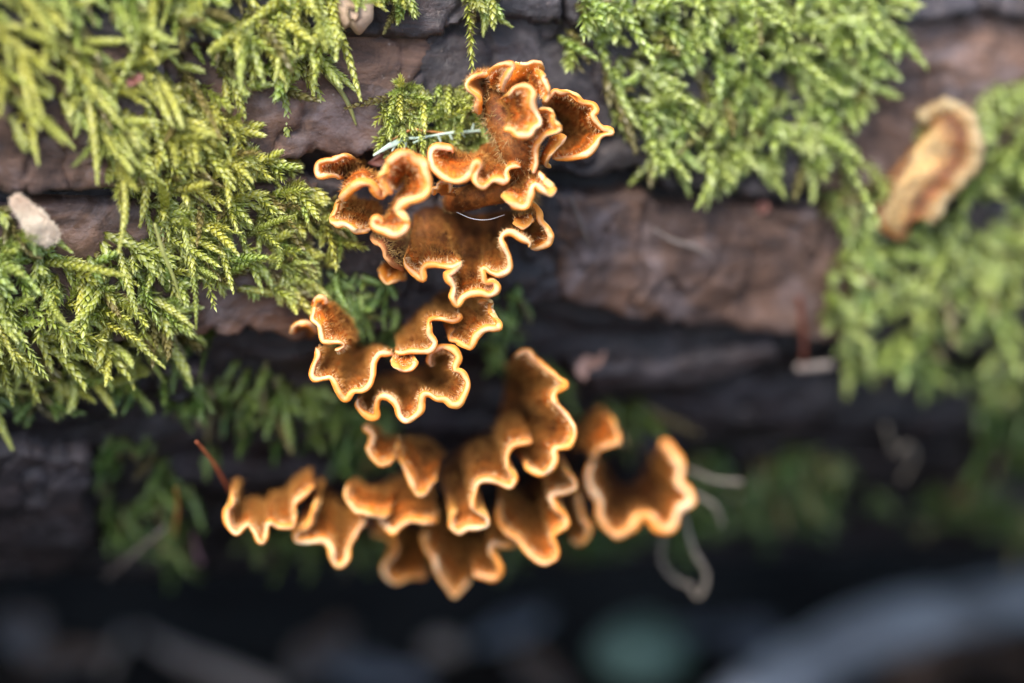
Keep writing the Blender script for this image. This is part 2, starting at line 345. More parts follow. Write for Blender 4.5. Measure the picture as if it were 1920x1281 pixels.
for kp, P in enumerate(PUV):
    lo = P.min(0) - 0.5; hi = P.max(0) + 0.5; area = (hi - lo).prod(); st = 0.075 if area < 60 else 0.11
    gu = np.arange(lo[0], hi[0], st); gt = np.arange(lo[1], hi[1], st)
    UU, TT = np.meshgrid(gu, gt, indexing='ij'); Q = np.stack([UU.ravel(), TT.ravel()], -1)
    s = sdf(P, warp(Q)); ins = s > 0
    h = plate_h(kp, Q, np.maximum(s, 0)); F = grid_faces(len(gu), len(gt)); F = F[ins[F].all(1)]
    if not len(F): continue
    used = np.unique(F); mp = -np.ones(len(Q), int); mp[used] = np.arange(len(used)); F = mp[F]
    T1 = cyl(Q[used, 0], Q[used, 1] / RAD, RAD + h[used])
    E = np.vstack([F[:, [0, 1]], F[:, [1, 2]], F[:, [2, 3]], F[:, [3, 0]]]); key = np.sort(E, 1)
    _, inv, cnt = np.unique(key, axis=0, return_inverse=True, return_counts=True); be = E[cnt[inv.ravel()] == 1]
    bv = np.unique(be); bm = -np.ones(len(used), int); bm[bv] = len(used) + np.arange(len(bv))
    jit = 0.10 * vnoise(np.stack([Q[used[bv], 0] * 5, Q[used[bv], 1] * 5, np.zeros(len(bv))], -1))
    T2 = cyl(Q[used[bv], 0], Q[used[bv], 1] / RAD, RAD - 1.3 + jit)
    side = np.stack([be[:, 1], be[:, 0], bm[be[:, 0]], bm[be[:, 1]]], -1)
    obj('bark_plate', mesh_from('bark_plate', M(np.vstack([T1, T2])), None, np.vstack([F, side])), MBD if PLATES[kp][2] else MB, LOG)

# ------------------------------------------------------------------ soil sheet, rising at the log's ends so that it carries the log
ga = np.concatenate([-np.geomspace(6000, 60, 16), np.linspace(-55, 55, 90), np.geomspace(60, 6000, 16)])
GX, GY = np.meshgrid(ga, ga, indexing='ij'); P3 = np.stack([GX, GY, 0 * GX], -1)
axw = wld(A0) ; dirw = wld(A0 + AX) - axw
lp = P3 - axw; al = lp @ dirw; near = np.exp(-((lp - al[..., None] * dirw)[..., :2] ** 2).sum(-1) / 500.0)
bottom = axw[2] + al * dirw[2] - RAD
gz = 0.5 * fbm(P3 * 0.12, 4) + 0.5 * fbm(P3 * 0.5, 3)
base = bottom - 3.2
zz = np.where(np.abs(al) < 400, base, base[len(ga) // 2, len(ga) // 2])
zz = np.clip(zz, -8, 6) + gz + near * sstep(26, 40, np.abs(al - 2)) * 3.6
GV = np.stack([GX, GY, zz], -1).reshape(-1, 3) * CM
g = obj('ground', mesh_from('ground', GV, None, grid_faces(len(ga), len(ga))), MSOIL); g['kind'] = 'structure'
def ground_z(xw, yw):             # world cm
    i = np.abs(ga - xw).argmin(); j_ = np.abs(ga - yw).argmin(); return zz[i, j_]

# ------------------------------------------------------------------ bracket fungi
def crop(ox, oy, s): return lambda pts: np.array([(ox + x / s, oy + y / s) for x, y in pts])
cA = crop(860, 100, 6.4); cB = crop(780, 250, 6.4); cD = crop(570, 270, 6.4); cE = crop(660, 420, 6.4)
cF = crop(540, 540, 4.571); cG = crop(400, 780, 4.27); cH = crop(680, 780, 3.66); cI = crop(920, 640, 2.912); c2 = crop(520, 400, 3.05)
def surf_d(x, y):
    u, th, ok = hit(np.asarray(x, float), np.asarray(y, float)); p = cyl(u, th, np.full(u.shape, RAD - 0.25)); return p[..., 2] - DIST

def hairs(P, D, L, W):            # P roots, D unit directions (camera frame) -> thin blades
    n = len(P); side = nrm(np.cross(D, np.array([0.02, 0.05, 1.0]) + 0.2 * rng.normal(size=(n, 3)))) * W
    V = np.stack([P - side, P + side, P + D * L[:, None]], 1).reshape(-1, 3)
    return V, np.arange(3 * n).reshape(-1, 3)

NB = 0
def bracket(label, group, rim, base, rd, bd=None, ends=0.45, tone=0, rim_r=0.060, bulge=0.12, hair=1.0, sm=0.05, extra=None, thin=1.0, wob=0.26):
    """One ruffled bracket: a cap lofted from its line of attachment to a fluttering rim, the rounded pale rim, the felt hairs."""
    global NB; NB += 1
    rim = np.asarray(rim, float); base = np.asarray(base, float)
    ln = np.linalg.norm(np.diff(rim, axis=0), axis=1).sum() / 100
    n = int(np.clip(ln * 26, 60, 330)); nt_ = 18
    r2 = catmull(rim, n); b2 = catmull(base, n); s = np.linspace(-1, 1, n)
    rdv = np.interp(np.linspace(0, 1, n), np.linspace(0, 1, np.size(rd)), np.atleast_1d(rd)) + ends * np.abs(s) ** 2.2
    rdv = rdv + wob * fbm(np.stack([r2[:, 0] * .018, r2[:, 1] * .018, np.full(n, NB * 3.1)], -1), 3)
    R = px(r2[:, 0], r2[:, 1], rdv)
    if bd is None: bdv = surf_d(b2[:, 0], b2[:, 1])
    else: bdv = np.interp(np.linspace(0, 1, n), np.linspace(0, 1, np.size(bd)), np.atleast_1d(bd))
    bdv = np.maximum(bdv, gsm(rdv[:, None], n * .1)[:, 0] + 0.25)
    B = px(b2[:, 0], b2[:, 1], bdv)
    R = R + 0.018 * np.stack([fbm(R * 5 + 1), fbm(R * 5 + 9), fbm(R * 5 + 17)], -1)
    ts = 1 - (1 - np.linspace(0, 1, nt_)) ** 1.6; rows = []
    upv = -DOWN
    for t in ts:
        Rs = gsm(R, (1 - t) ** 1.15 * n * sm)
        rows.append(B * (1 - t) + Rs * t + upv * bulge * np.linalg.norm(Rs - B, axis=1)[:, None] * math.sin(math.pi * t) * (1 - 0.25 * t))
    S = np.stack(rows)                                      # (nt_, n, 3)
    S[1:-1] += 0.035 * fbm(S[1:-1] * 2.6 + NB, 3)[..., None] * np.array([0, 1, -0.6])
    dt = np.gradient(S, axis=0); ds = np.gradient(S, axis=1); N = nrm(np.cross(dt, ds))
    if (N.reshape(-1, 3) @ np.array([0, 0.55, -1.0])).mean() < 0: N = -N
    seg = np.linalg.norm(np.diff(S, axis=0), axis=2); edge = np.vstack([np.cumsum(seg[::-1], 0)[::-1], np.zeros((1, n))])
    rr = rim_r * (1 + 0.42 * fbm(np.stack([s * ln * 0.9, s * 0 + NB, s * 0], -1), 3) + 0.25 * vnoise(np.stack([s * ln * 3.1, s * 0 + NB, s * 0 + 5], -1))); rr = rr * (0.25 + 0.75 * sstep(0, 0.06, np.minimum(s + 1, 1 - s)))
    th = 0.045 * thin + (1.9 * rr[None] - 0.045 * thin) * np.exp(-(edge / (0.16 + 0.5 * rim_r)) ** 1.5); th = th[..., None]
    top = S + N * th * 0.5; bot = S - N * th * 0.5
    V = np.vstack([top.reshape(-1, 3), bot.reshape(-1, 3)]); f = grid_faces(nt_, n); o = nt_ * n
    cap_f = [f, f[:, ::-1] + o]
    i = np.arange(nt_ - 1)
    for c_, flip in ((0, 1), (n - 1, 0)):
        q = np.stack([i * n + c_, (i + 1) * n + c_, (i + 1) * n + c_ + o, i * n + c_ + o], -1); cap_f.append(q[:, ::-1] if flip else q)
    arc = np.broadcast_to((s * ln / 2)[None], edge.shape); zed = np.full(edge.shape, NB * 1.7)
    fib = (0.5 + 0.42 * fbm(np.stack([arc * 4.5, edge * 0.9, zed], -1), 3) + 0.26 * fbm(np.stack([arc * 0.7, edge * 3.6, zed + 9], -1), 2) + 0.10 * np.sin(edge * 11 + 4 * fbm(np.stack([arc * .8, edge, zed + 3], -1), 2))).ravel()
    root = empty('bracket_fungus', Vector(wld(B[n // 2]) * CM), label, 'fungus', group)
    old = tone == 1
    obj('cap', mesh_from('cap', M(V), None, np.vstack(cap_f), {'edge': np.r_[edge.ravel(), edge.ravel()], 'under': np.r_[np.zeros(o), np.ones(o)], 'fibre': np.r_[fib, fib]}), (MF, MFO, MFP)[tone], root)
    out = nrm(S[-1] - S[-3]); NN = N[-1]; ph = np.linspace(0, 2 * np.pi, 12, endpoint=False); ring = (out[:, None] * (0.95 * np.cos(ph))[None, :, None] + NN[:, None] * np.sin(ph)[None, :, None])
    tv = S[-1][:, None] + rr[:, None, None] * ring; tv = tv + ring * (0.10 * rr[:, None] * fbm(tv * 7, 3) * 2)[..., None]
    pale_ = np.broadcast_to(np.cos(ph) * 0.62 + 0.38 * np.sin(ph), tv.shape[:2]) + 0.5 * fbm(tv * 2.0, 2)
    j_ = np.arange(12); k_ = (j_ + 1) % 12; e_ = (n - 1) * 12
    t3 = np.vstack([np.stack([np.full(12, n * 12), j_, k_], -1), np.stack([np.full(12, n * 12 + 1), e_ + k_, e_ + j_], -1)])
    obj('rim', mesh_from('rim', M(np.vstack([tv.reshape(-1, 3), S[-1][:1], S[-1][-1:]])), t3, grid_faces(n, 12, True), {'pale': np.r_[pale_.ravel(), 0, 0]}), (MR, MRO, MRP)[tone], root)
    if hair > 0:
        HV = []; HF = []; mats = []
        area = ln * np.linalg.norm(R - B, axis=1).mean()
        for kind_, cnt in (('fringe', int(ln * 110 * hair)), ('felt', int(min(area * 620, 4200) * hair))):
            si = rng.random(cnt) * (n - 1.001)
            dist = (0.05 + rng.gamma(2.2, 0.045, cnt)) if kind_ == 'fringe' else (0.12 + 1.9 * rng.random(cnt) ** 1.5)
            ti = np.clip([np.interp(d_, edge[::-1, int(q_)], np.arange(nt_)[::-1]) for d_, q_ in zip(dist, si)], 0, nt_ - 1.001); a = ti.astype(int); b_ = si.astype(int); fa = (ti - a)[:, None]; fb = (si - b_)[:, None]
            def at(G): return G[a, b_] * (1 - fa) * (1 - fb) + G[a + 1, b_] * fa * (1 - fb) + G[a, b_ + 1] * (1 - fa) * fb + G[a + 1, b_ + 1] * fa * fb
            p = at(top); nn = nrm(at(N)); tt = nrm(at(dt))
            D = nrm(nn * (0.75 + 0.4 * rng.random((cnt, 1))) + tt * (0.15 if kind_ == 'fringe' else 0.55) + 0.45 * rng.normal(size=(cnt, 3)))
            L = (0.05 + 0.07 * rng.random(cnt)) if kind_ == 'fringe' else (0.06 + 0.09 * rng.random(cnt))
            hv, hf = hairs(p - nn * 0.01, D, L, 0.0062)
            hm = mesh_from('felt_hairs', M(hv), hf, smooth=False)
            ho = obj('fringe_hairs' if kind_ == 'fringe' else 'felt_hairs', hm, (MHC if kind_ == 'fringe' else MH) if not old else MHD, root); ho['kind'] = 'stuff'
    if extra: extra(root)
    return root
def body(root, name, pts, radii, hair_n, hl=0.17, squash=1.0):    # fleshy felted stalk joined to a bracket; pts = (x, y, d)
    P = np.array(pts, float); C = catmull(np.hstack([px(P[:, 0], P[:, 1], P[:, 2]), np.array(radii)[:, None]]), 40)
    V, f3, f4 = tube(C[:, :3], C[:, 3], 22, 0.16, 2.2, squash)
    o = obj(name, mesh_from(name, M(V), f3, f4, {'edge': 1.25 + 0.5 * fbm(V * 1.5, 2), 'under': np.zeros(len(V)), 'fibre': 0.5 + 0.5 * fbm(V * np.array([5, 2, 5]), 3)}), MF, root)
    i = rng.integers(0, 40 * 22, hair_n); nn = nrm(V[i] - C[i // 22, :3]); D = nrm(nn + DOWN * 0.3 + 0.55 * rng.normal(size=(hair_n, 3)))
    hv, hf = hairs(V[i] + 0.04 * rng.normal(size=(hair_n, 3)) - nn * .02, D, hl * (0.5 + rng.random(hair_n)), 0.0065)
    h_ = obj('stalk_hairs', mesh_from('stalk_hairs', M(hv), hf, smooth=False), MHD, root); h_['kind'] = 'stuff'

g1 = 'brackets of the topmost fungus cluster'; g2 = 'brackets of the fungus cluster over the open hole'
g3 = 'brackets of the crisp fungus cluster above the wide colony'; g4 = 'brackets of the wide fungus colony under the log'
# --- topmost cluster
bracket('small ear shaped bracket curling over yellow moss at the topmost fungus cluster', g1,
        cA([(235, 735), (240, 640), (250, 560), (200, 490), (120, 430), (95, 375), (140, 310), (240, 270), (350, 250), (385, 245)]),
        cA([(350, 740), (350, 620), (370, 500), (410, 400)]), -0.45, None)
bracket('hooded bracket with a drooping inner fold, crest of the topmost cluster', g1,
        cA([(385, 260), (395, 200), (450, 150), (540, 120), (620, 125), (650, 165), (600, 260), (555, 340), (535, 420), (560, 475)]),
        cA([(390, 380), (430, 380), (470, 400), (480, 440)]), -0.6, 0.0)
bracket('flat topped orange bracket with a bare smooth inside at the summit of the topmost cluster', g1,
        cA([(640, 170), (720, 135), (820, 130), (900, 108), (985, 120), (1008, 170), (990, 235)]),
        cA([(570, 470), (680, 420), (820, 380), (900, 360)]), -0.45, 0.05, hair=0.15, bulge=0.0)
bracket('narrow tongue hanging from the summit of the topmost cluster, felted brown', g1,
        cA([(985, 235), (1035, 320), (1070, 410), (1080, 490), (1055, 555), (1025, 565)]),
        cA([(900, 200), (860, 270), (870, 360), (940, 470)]), -0.7, -0.2, ends=0.2)
bracket('wide shallow cup bracket with reddish inside, outermost of the topmost cluster', g1,
        cA([(1000, 590), (1090, 500), (1150, 450), (1220, 470), (1300, 470), (1380, 510), (1480, 580), (1540, 590), (1620, 620), (1650, 690), (1610, 750), (1660, 830), (1740, 900), (1830, 930), (1840, 970), (1760, 985), (1700, 1020), (1650, 1100), (1560, 1190), (1450, 1240), (1280, 1265), (1130, 1265)]),
        cA([(1040, 680), (1120, 760), (1180, 880), (1150, 1000), (1080, 1130)]), [-0.15, 0.05, 0.0, 0.1], None, hair=0.35, bulge=0.0, ends=0.2, sm=0.07)
bracket('s shaped strip bracket running down the felted stalk of the topmost cluster', g1,
        np.vstack([cA([(950, 695), (1030, 682), (1100, 700), (1130, 760), (1150, 830), (1200, 880), (1208, 930), (1150, 955), (1050, 985), (970, 1060), (930, 1160)]), cB([(1440, 290), (1440, 380), (1400, 480)])]),
        cA([(980, 800), (1020, 900), (900, 1050), (860, 1200), (830, 1400)]), -0.7, -0.05, hair=0.5, ends=0.2)
bracket('thin folded bracket edge tucked under the reddish cup', g1,
        cA([(1190, 1015), (1220, 990), (1262, 1005), (1245, 1055), (1180, 1130), (1090, 1230), (1050, 1330), (1100, 1370)]),
        cA([(1120, 1010), (1060, 1120), (1000, 1230), (980, 1330)]), -0.35, 0.1, hair=0.1, rim_r=0.045)
bracket('bright wavy tongue bracket at the heart of the topmost cluster on its hairy stalk', g1,
        cA([(600, 500), (625, 450), (690, 400), (780, 388), (860, 420), (905, 480), (888, 560), (890, 640), (930, 720), (975, 790), (970, 860), (900, 900), (850, 970), (770, 990), (690, 970), (640, 920), (565, 912), (560, 880)]),
        cA([(500, 540), (560, 600), (620, 690), (640, 800), (600, 850)]), -1.0, -0.35, ends=0.15, hair=0.7, bulge=0.0,
        extra=lambda r: (body(r, 'stalk', [(918, 150, 1.5), (940, 205, 0.2), (960, 262, 0.0), (975, 300, 0.1), (985, 345, 0.5), (985, 385, 1.5)], [0.30, 0.36, 0.34, 0.30, 0.22, 0.15], 2600),
                         body(r, 'root_swelling', [(890, 300, 1.8), (920, 292, 1.0), (950, 285, 0.4)], [0.3, 0.27, 0.22], 300, 0.06)))
# --- middle cluster
bracket('long wavy strip bracket with a square loop, roofing the open hole', g2,
        cB([(445, 240), (425, 190), (330, 165), (240, 155), (178, 200), (175, 300), (205, 410), (290, 500), (400, 565), (500, 575), (590, 545), (660, 480), (690, 400), (735, 345), (765, 395), (720, 470), (695, 550), (740, 625), (800, 655), (870, 615), (920, 565), (1000, 570), (1060, 585), (1095, 540), (1085, 480), (1110, 425), (1180, 400), (1265, 410)]),
        cB([(420, 320), (560, 330), (700, 310), (860, 380), (1000, 400), (1200, 400)]), [-0.5, -0.8, -0.9, -0.7], 1.0, sm=0.05, hair=0.5, ends=0.2,
        extra=lambda r: body(r, 'underside_wall', [(845, 382, 1.6), (865, 374, 0.7), (920, 363, 0.4), (960, 360, 0.4), (995, 378, 1.4)], [0.14, 0.26, 0.22, 0.24, 0.2], 300, 0.06))
bracket('tiny twin lobed bracket poking out over the open hole', g2,
        cB([(215, 745), (218, 675), (262, 660), (278, 605), (330, 583), (398, 600), (410, 660), (400, 712)]),
        cB([(300, 740), (360, 730), (430, 740), (480, 760)]), -0.3, 0.3, rim_r=0.04, hair=0.3, ends=0.1)
bracket('arched bracket with two points at the foot of the felted stalk', g2,
        cB([(1480, 470), (1530, 540), (1580, 610), (1640, 660), (1638, 710), (1590, 728), (1500, 680), (1440, 620), (1395, 650), (1380, 740), (1340, 850), (1270, 888), (1180, 860), (1110, 805), (1050, 755), (1070, 722)]),
        cB([(1440, 480), (1370, 540), (1300, 620), (1240, 690), (1190, 660)]), -0.8, 0.0, hair=0.6, ends=0.25)
bracket('rounded outer bracket with a smooth orange lip beside the arched two pointed one', g2,
        np.vstack([cB([(1380, 840), (1440, 890), (1480, 960), (1495, 1050), (1570, 1130), (1610, 1215)]), c2([(1562, 140), (1550, 170), (1520, 192), (1480, 203), (1450, 200)])]),
        cB([(1280, 900), (1300, 1020), (1340, 1130), (1390, 1240), (1400, 1300)]), -0.2, None, hair=0.3)
bracket('little folded flap on the brown felt inside the rounded outer bracket', g2,
        cB([(1170, 1075), (1220, 1112), (1280, 1138), (1350, 1100), (1410, 1030)]), cB([(1190, 1020), (1260, 1000), (1350, 980)]), -0.3, 0.2, rim_r=0.05, hair=0.3, ends=0.1)
bracket('broad felted cap with deeply waved lower rim below the open hole', g2,
        np.vstack([cE([(618, 412), (640, 500), (720, 580), (820, 660), (860, 658), (850, 560), (885, 502), (980, 488), (1080, 508), (1200, 518), (1305, 470), (1250, 530), (1170, 590), (1135, 612), (1160, 670), (1215, 740), (1215, 810), (1192, 880), (1240, 960), (1280, 970), (1330, 890), (1420, 842), (1540, 830), (1640, 858), (1725, 820), (1738, 750), (1690, 702), (1625, 712), (1590, 690), (1580, 620), (1560, 545), (1600, 540), (1660, 592), (1760, 618), (1865, 570), (1900, 500), (1880, 400), (1830, 280), (1795, 180), (1840, 112)]), c2([(1350, 112), (1400, 148), (1440, 172), (1438, 195)])]),
        np.array([(778, 395), (800, 378), (850, 392), (900, 398), (950, 390), (985, 385)]), [-0.35, -0.5, -0.3, -0.4, -0.6], None, sm=0.035, bulge=-0.10, hair=1.0, ends=0.15)
bracket('rolled lip bracket beside the moss with a rusty fold behind its edge', g2,
        cD([(560, 190), (540, 150), (480, 135), (400, 160), (340, 190), (270, 192), (190, 220), (152, 270), (158, 345), (200, 388), (300, 370), (380, 382), (430, 420)]),
        cD([(700, 190), (690, 260), (650, 340), (600, 420)]), -0.45, None, hair=0.4, bulge=0.0)
bracket('humped arch bracket with a small knob spanning a dark gap', g2,
        cD([(450, 675), (520, 585), (610, 505), (700, 470), (790, 485), (850, 560), (915, 620), (975, 570), (915, 495)]),
        cD([(520, 440), (620, 400), (740, 390), (860, 430)]), -0.75, None, hair=0.3, rim_r=0.085)
bracket('brown felted dish bracket under the humped arch', g2,
        cD([(430, 660), (395, 720), (370, 800), (330, 880), (322, 930), (400, 968), (480, 962), (560, 1000), (640, 1048), (750, 1040), (815, 1020)]),
        cD([(600, 640), (760, 660), (900, 680), (960, 800)]), -0.25, None, bulge=0.0)
bracket('tall s curved bracket, bright orange, thrust out furthest of its cluster', g2,
        cD([(1060, 600), (1000, 570), (950, 480), (930, 400), (975, 340), (982, 270), (1060, 190), (1160, 125), (1260, 130), (1340, 190), (1440, 245), (1450, 330), (1488, 430), (1495, 520), (1450, 615), (1340, 660), (1230, 695), (1155, 755), (1145, 830), (1200, 885), (1238, 960), (1200, 1040), (1100, 1092), (1000, 1060), (880, 1018), (828, 960), (842, 895), (900, 892), (945, 950)]),
        cD([(1080, 520), (1140, 440), (1220, 380), (1260, 440), (1180, 580), (1090, 720), (1050, 850), (1000, 930)]), -1.15, -0.45, hair=0.5, sm=0.03, ends=0.1, rim_r=0.08, bulge=0.0)
bracket('old dark bracket with a rust red edge under the tall s curved one', g2,
        np.vstack([cD([(825, 1060), (815, 1120), (840, 1170), (900, 1208)]), cE([(305, 240), (350, 270), (390, 330), (402, 400), (470, 470), (560, 530), (620, 560)])]),
        cE([(560, 60), (720, 100), (800, 180), (860, 320)]), -0.05, None, tone=1, hair=0.7, rim_r=0.04)
bracket('dull orange lobe half hidden in green moss beneath the old dark bracket', g2,
        cE([(330, 540), (350, 640), (420, 720), (500, 690), (640, 650)]), cE([(430, 450), (540, 500), (660, 560)]), 0.8, 1.5, tone=0, hair=0.2, rim_r=0.04)
# --- crisp cluster
bracket('star pointed bracket hanging below the broad felted cap', g3,
        cF([(1630, 130), (1680, 112), (1738, 125), (1742, 200), (1770, 260), (1808, 320), (1790, 348), (1680, 362), (1612, 420), (1570, 508), (1520, 500), (1440, 460), (1388, 448), (1392, 392), (1430, 345)]),
        cF([(1580, 20), (1450, -20), (1300, 0), (1230, 100)]), [0.1, -0.1, 0.0, 0.1], None, bulge=0.0)
bracket('stepped wavy bracket rising diagonally between star and trough shaped neighbours', g3,
        cF([(1480, 215), (1465, 272), (1400, 290), (1300, 265), (1225, 280), (1212, 350), (1222, 410), (1260, 470), (1220, 540), (1140, 550), (1050, 545), (960, 560), (915, 540)]),
        cF([(1330, 150), (1180, 150), (1060, 220), (1000, 320), (960, 400)]), 0.0, None, bulge=0.0)
bracket('small crescent bracket with white lip, tucked under the stepped one', g3,
        cF([(885, 608), (920, 670), (990, 708), (1060, 690), (1090, 650), (1080, 625)]), cF([(930, 570), (1000, 580), (1060, 590)]), 0.05, 0.8, rim_r=0.055, ends=0.1)
bracket('broad pointed trough shaped bracket with white lip beside dark mossy wood', g3,
        cF([(240, 512), (255, 580), (230, 640), (210, 690), (200, 745), (230, 785), (300, 776), (362, 768), (400, 820), (430, 890), (475, 950), (512, 948), (552, 890), (640, 880), (700, 830), (726, 760), (732, 680), (752, 610), (800, 562), (900, 572)]),
        cF([(360, 530), (480, 520), (600, 500), (760, 520)]), 0.0, None, bulge=0.0)
bracket('upright brown ear bracket with black specks on its shoulder', g3,
        cF([(225, 150), (215, 210), (205, 268), (240, 300), (265, 340), (280, 400), (310, 460), (380, 466), (440, 466), (474, 490), (440, 520), (400, 535)]),
        cF([(330, 140), (430, 190), (530, 290), (570, 420), (520, 540)]), [0.4, 0.0, 0.05, 0.1], [0.9, 1.3, 1.6], bulge=0.05, ends=0.1)
bracket('tiny knob bracket capping the upright brown ear', g3,
        cF([(222, 165), (235, 110), (270, 90), (310, 100), (322, 140)]), cF([(240, 200), (280, 195), (320, 190)]), 0.5, 1.0, rim_r=0.075, hair=0.3, ends=0.1)
bracket('small plain orange crescent bracket at the lower edge of bare bark', g3,
        cF([(35, 390), (60, 330), (120, 306), (190, 320), (250, 385)]), cF([(70, 430), (140, 420), (240, 430)]), 0.8, None, hair=0.1, rim_r=0.06)
bracket('big ruffled bracket with hooked end, lowest of the crisp cluster', g3,
        cF([(1225, 680), (1205, 620), (1230, 550), (1300, 512), (1370, 507), (1440, 540), (1465, 600), (1440, 660), (1432, 700), (1490, 720), (1530, 780), (1545, 840), (1510, 920), (1470, 990), (1400, 1003), (1340, 958), (1270, 953), (1220, 918), (1170, 912), (1150, 960), (1143, 1040), (1090, 1100), (1010, 1143), (952, 1090), (935, 1020), (900, 970), (840, 930), (782, 948), (765, 1010), (758, 1098), (700, 1108), (640, 1070), (590, 1010), (600, 950)]),
        cF([(1300, 640), (1200, 660), (1080, 700), (950, 730), (800, 740), (700, 780)]), [0.3, 0.0, 0.0, 0.1, 0.2], None, sm=0.035, bulge=0.0)
# --- wide colony underneath
bracket('slender wavy bracket touched by a red pine needle at the end of the colony', g4,
        cG([(140, 620), (150, 700), (105, 760), (112, 860), (180, 940), (240, 900), (280, 870), (320, 920), (370, 1010), (410, 1000), (430, 920), (450, 860), (530, 890), (635, 890), (652, 800), (652, 700), (720, 635), (810, 575)]),
        cG([(210, 640), (320, 800), (450, 730), (600, 640), (780, 545)]), [1.0, 1.2, 1.5], None)
bracket('spade shaped bracket drooping to a point beside the slender wavy one', g4,
        cG([(830, 690), (790, 790), (750, 885), (665, 920), (662, 1000), (760, 1012), (880, 1002), (940, 1060), (960, 1160), (1010, 1208), (1070, 1150), (1085, 1060), (1130, 960), (1175, 890), (1230, 830)]),
        cG([(860, 600), (930, 600), (1020, 680), (1180, 760)]), [1.6, 2.0, 2.0], None)
bracket('little curled hook bracket standing above the colony near dark moss', g4,
        cG([(1200, 80), (1270, 140), (1262, 220), (1240, 270), (1290, 350), (1350, 390), (1430, 360), (1470, 310), (1472, 260), (1510, 220)]),
        cG([(1300, 120), (1350, 170), (1420, 190), (1480, 200)]), 1.6, 2.8, hair=0.5)
bracket('white tipped pouch bracket next to the little curled hook', g4,
        cG([(1490, 260), (1500, 360), (1550, 450), (1590, 540), (1630, 618), (1700, 618), (1742, 560), (1790, 505)]),
        cG([(1570, 220), (1660, 200), (1760, 240), (1830, 330)]), 1.6, 3.2, hair=0.5)
bracket('ragged rusty bracket with worn grey edge in the middle of the colony', g4,
        cG([(1060, 560), (1070, 660), (1140, 758), (1200, 768), (1270, 790), (1350, 800), (1420, 758)]),
        cG([(1150, 560), (1280, 600), (1420, 610), (1480, 580)]), 1.8, 3.3, hair=0.5)
bracket('broad brown bracket with a straight front edge below the white tipped pouch', g4,
        cG([(1330, 830), (1400, 905), (1440, 930), (1500, 880), (1580, 842), (1680, 850), (1770, 848), (1775, 790)]),
        cG([(1300, 640), (1420, 520), (1560, 480), (1720, 540)]), 2.0, None, hair=0.6)
bracket('zigzag bracket with thick yellow lip at the front of the colony', g4,
        cH([(1165, 180), (1100, 190), (1020, 210), (990, 280), (1000, 360), (1045, 430), (1010, 488), (940, 462), (860, 440), (790, 460), (770, 530), (758, 600), (780, 650), (850, 690), (858, 750), (800, 768), (720, 770), (660, 800), (610, 760), (620, 690), (650, 655)]),
        cH([(1000, 60), (850, 120), (700, 220), (560, 330), (480, 450)]), [1.1, 1.3, 1.4, 1.6], None, sm=0.035)
bracket('dim shaded bracket deep under the colony beside a black gap', g4,
        cH([(60, 800), (150, 830), (230, 890), (200, 960), (145, 1030), (160, 1100), (230, 1148), (320, 1110), (440, 1100)]),
        cH([(150, 720), (260, 740), (420, 760), (480, 840)]), 3.8, None, hair=0.3)
bracket('lowest bracket of the colony, hanging to a blunt pinkish point', g4,
        cH([(420, 790), (430, 900), (480, 960), (520, 1080), (580, 1170), (630, 1235), (690, 1180), (740, 1110)]),
        cH([(480, 640), (600, 620), (720, 680), (800, 780)]), [2.8, 3.4, 3.6], None, hair=0.4)
bracket('short hooked yellow bracket between the lowest point and the steep wavy one', g4,
        cH([(760, 1080), (830, 1100), (910, 1110), (950, 1060), (920, 980), (880, 930), (900, 880), (980, 890), (1060, 890)]),
        cH([(740, 900), (800, 800), (900, 740), (1000, 780)]), 2.6, None, hair=0.4)
bracket('steep wavy bracket with orange lip, under the gap behind the zigzag one', g4,
        cH([(930, 600), (930, 700), (970, 790), (1060, 850), (1110, 910), (1170, 970), (1250, 1010), (1330, 970), (1330, 890), (1305, 820), (1390, 760), (1390, 690), (1322, 620), (1300, 545), (1400, 520), (1458, 490), (1440, 420), (1370, 370)]),
        cH([(960, 520), (1060, 500), (1160, 440), (1260, 360)]), [2.2, 2.2, 2.0, 1.8], None, sm=0.035)
bracket('tall upright bracket like a sail rising over the colony', g4,
        cI([(135, 75), (200, 55), (240, 100), (310, 150), (370, 200), (412, 240), (352, 280), (350, 330), (410, 400), (458, 480), (430, 568), (352, 590), (352, 650), (330, 700), (280, 725), (210, 700), (190, 655)]),
        cI([(90, 120), (80, 260), (60, 400), (30, 500)]), [1.4, 1.1, 1.1, 1.2], None, hair=0.6, bulge=0.0)
bracket('thin brown bracket standing behind the sail shaped one', g4,
        cI([(660, 420), (685, 480), (700, 545), (640, 570), (590, 590), (560, 640)]),
        cI([(580, 420), (520, 440), (430, 540), (430, 660)]), 3.0, None, hair=0.3)
bracket('wide cup bracket with a pale scalloped lip at the far end of the colony', g4,
        cI([(560, 650), (530, 720), (540, 800), (590, 870), (592, 950), (640, 1030), (700, 1060), (770, 1020), (810, 962), (870, 962), (920, 1020), (990, 1018), (1030, 920), (1090, 880), (1080, 820), (1032, 770), (1040, 690), (1000, 620), (960, 560), (920, 580)]),
        cI([(600, 650), (690, 790), (800, 780), (890, 640)]), [3.2, 3.3, 3.5, 3.9], None, hair=0.4, bulge=0.0, rim_r=0.10, sm=0.04)
bracket('narrow brown lobe wedged between the steep wavy bracket and the wide cup', g4,
        cI([(480, 840), (500, 960), (540, 1030), (500, 1100), (440, 1095)]), cI([(430, 780), (410, 880), (400, 960)]), 3.3, None, hair=0.3)
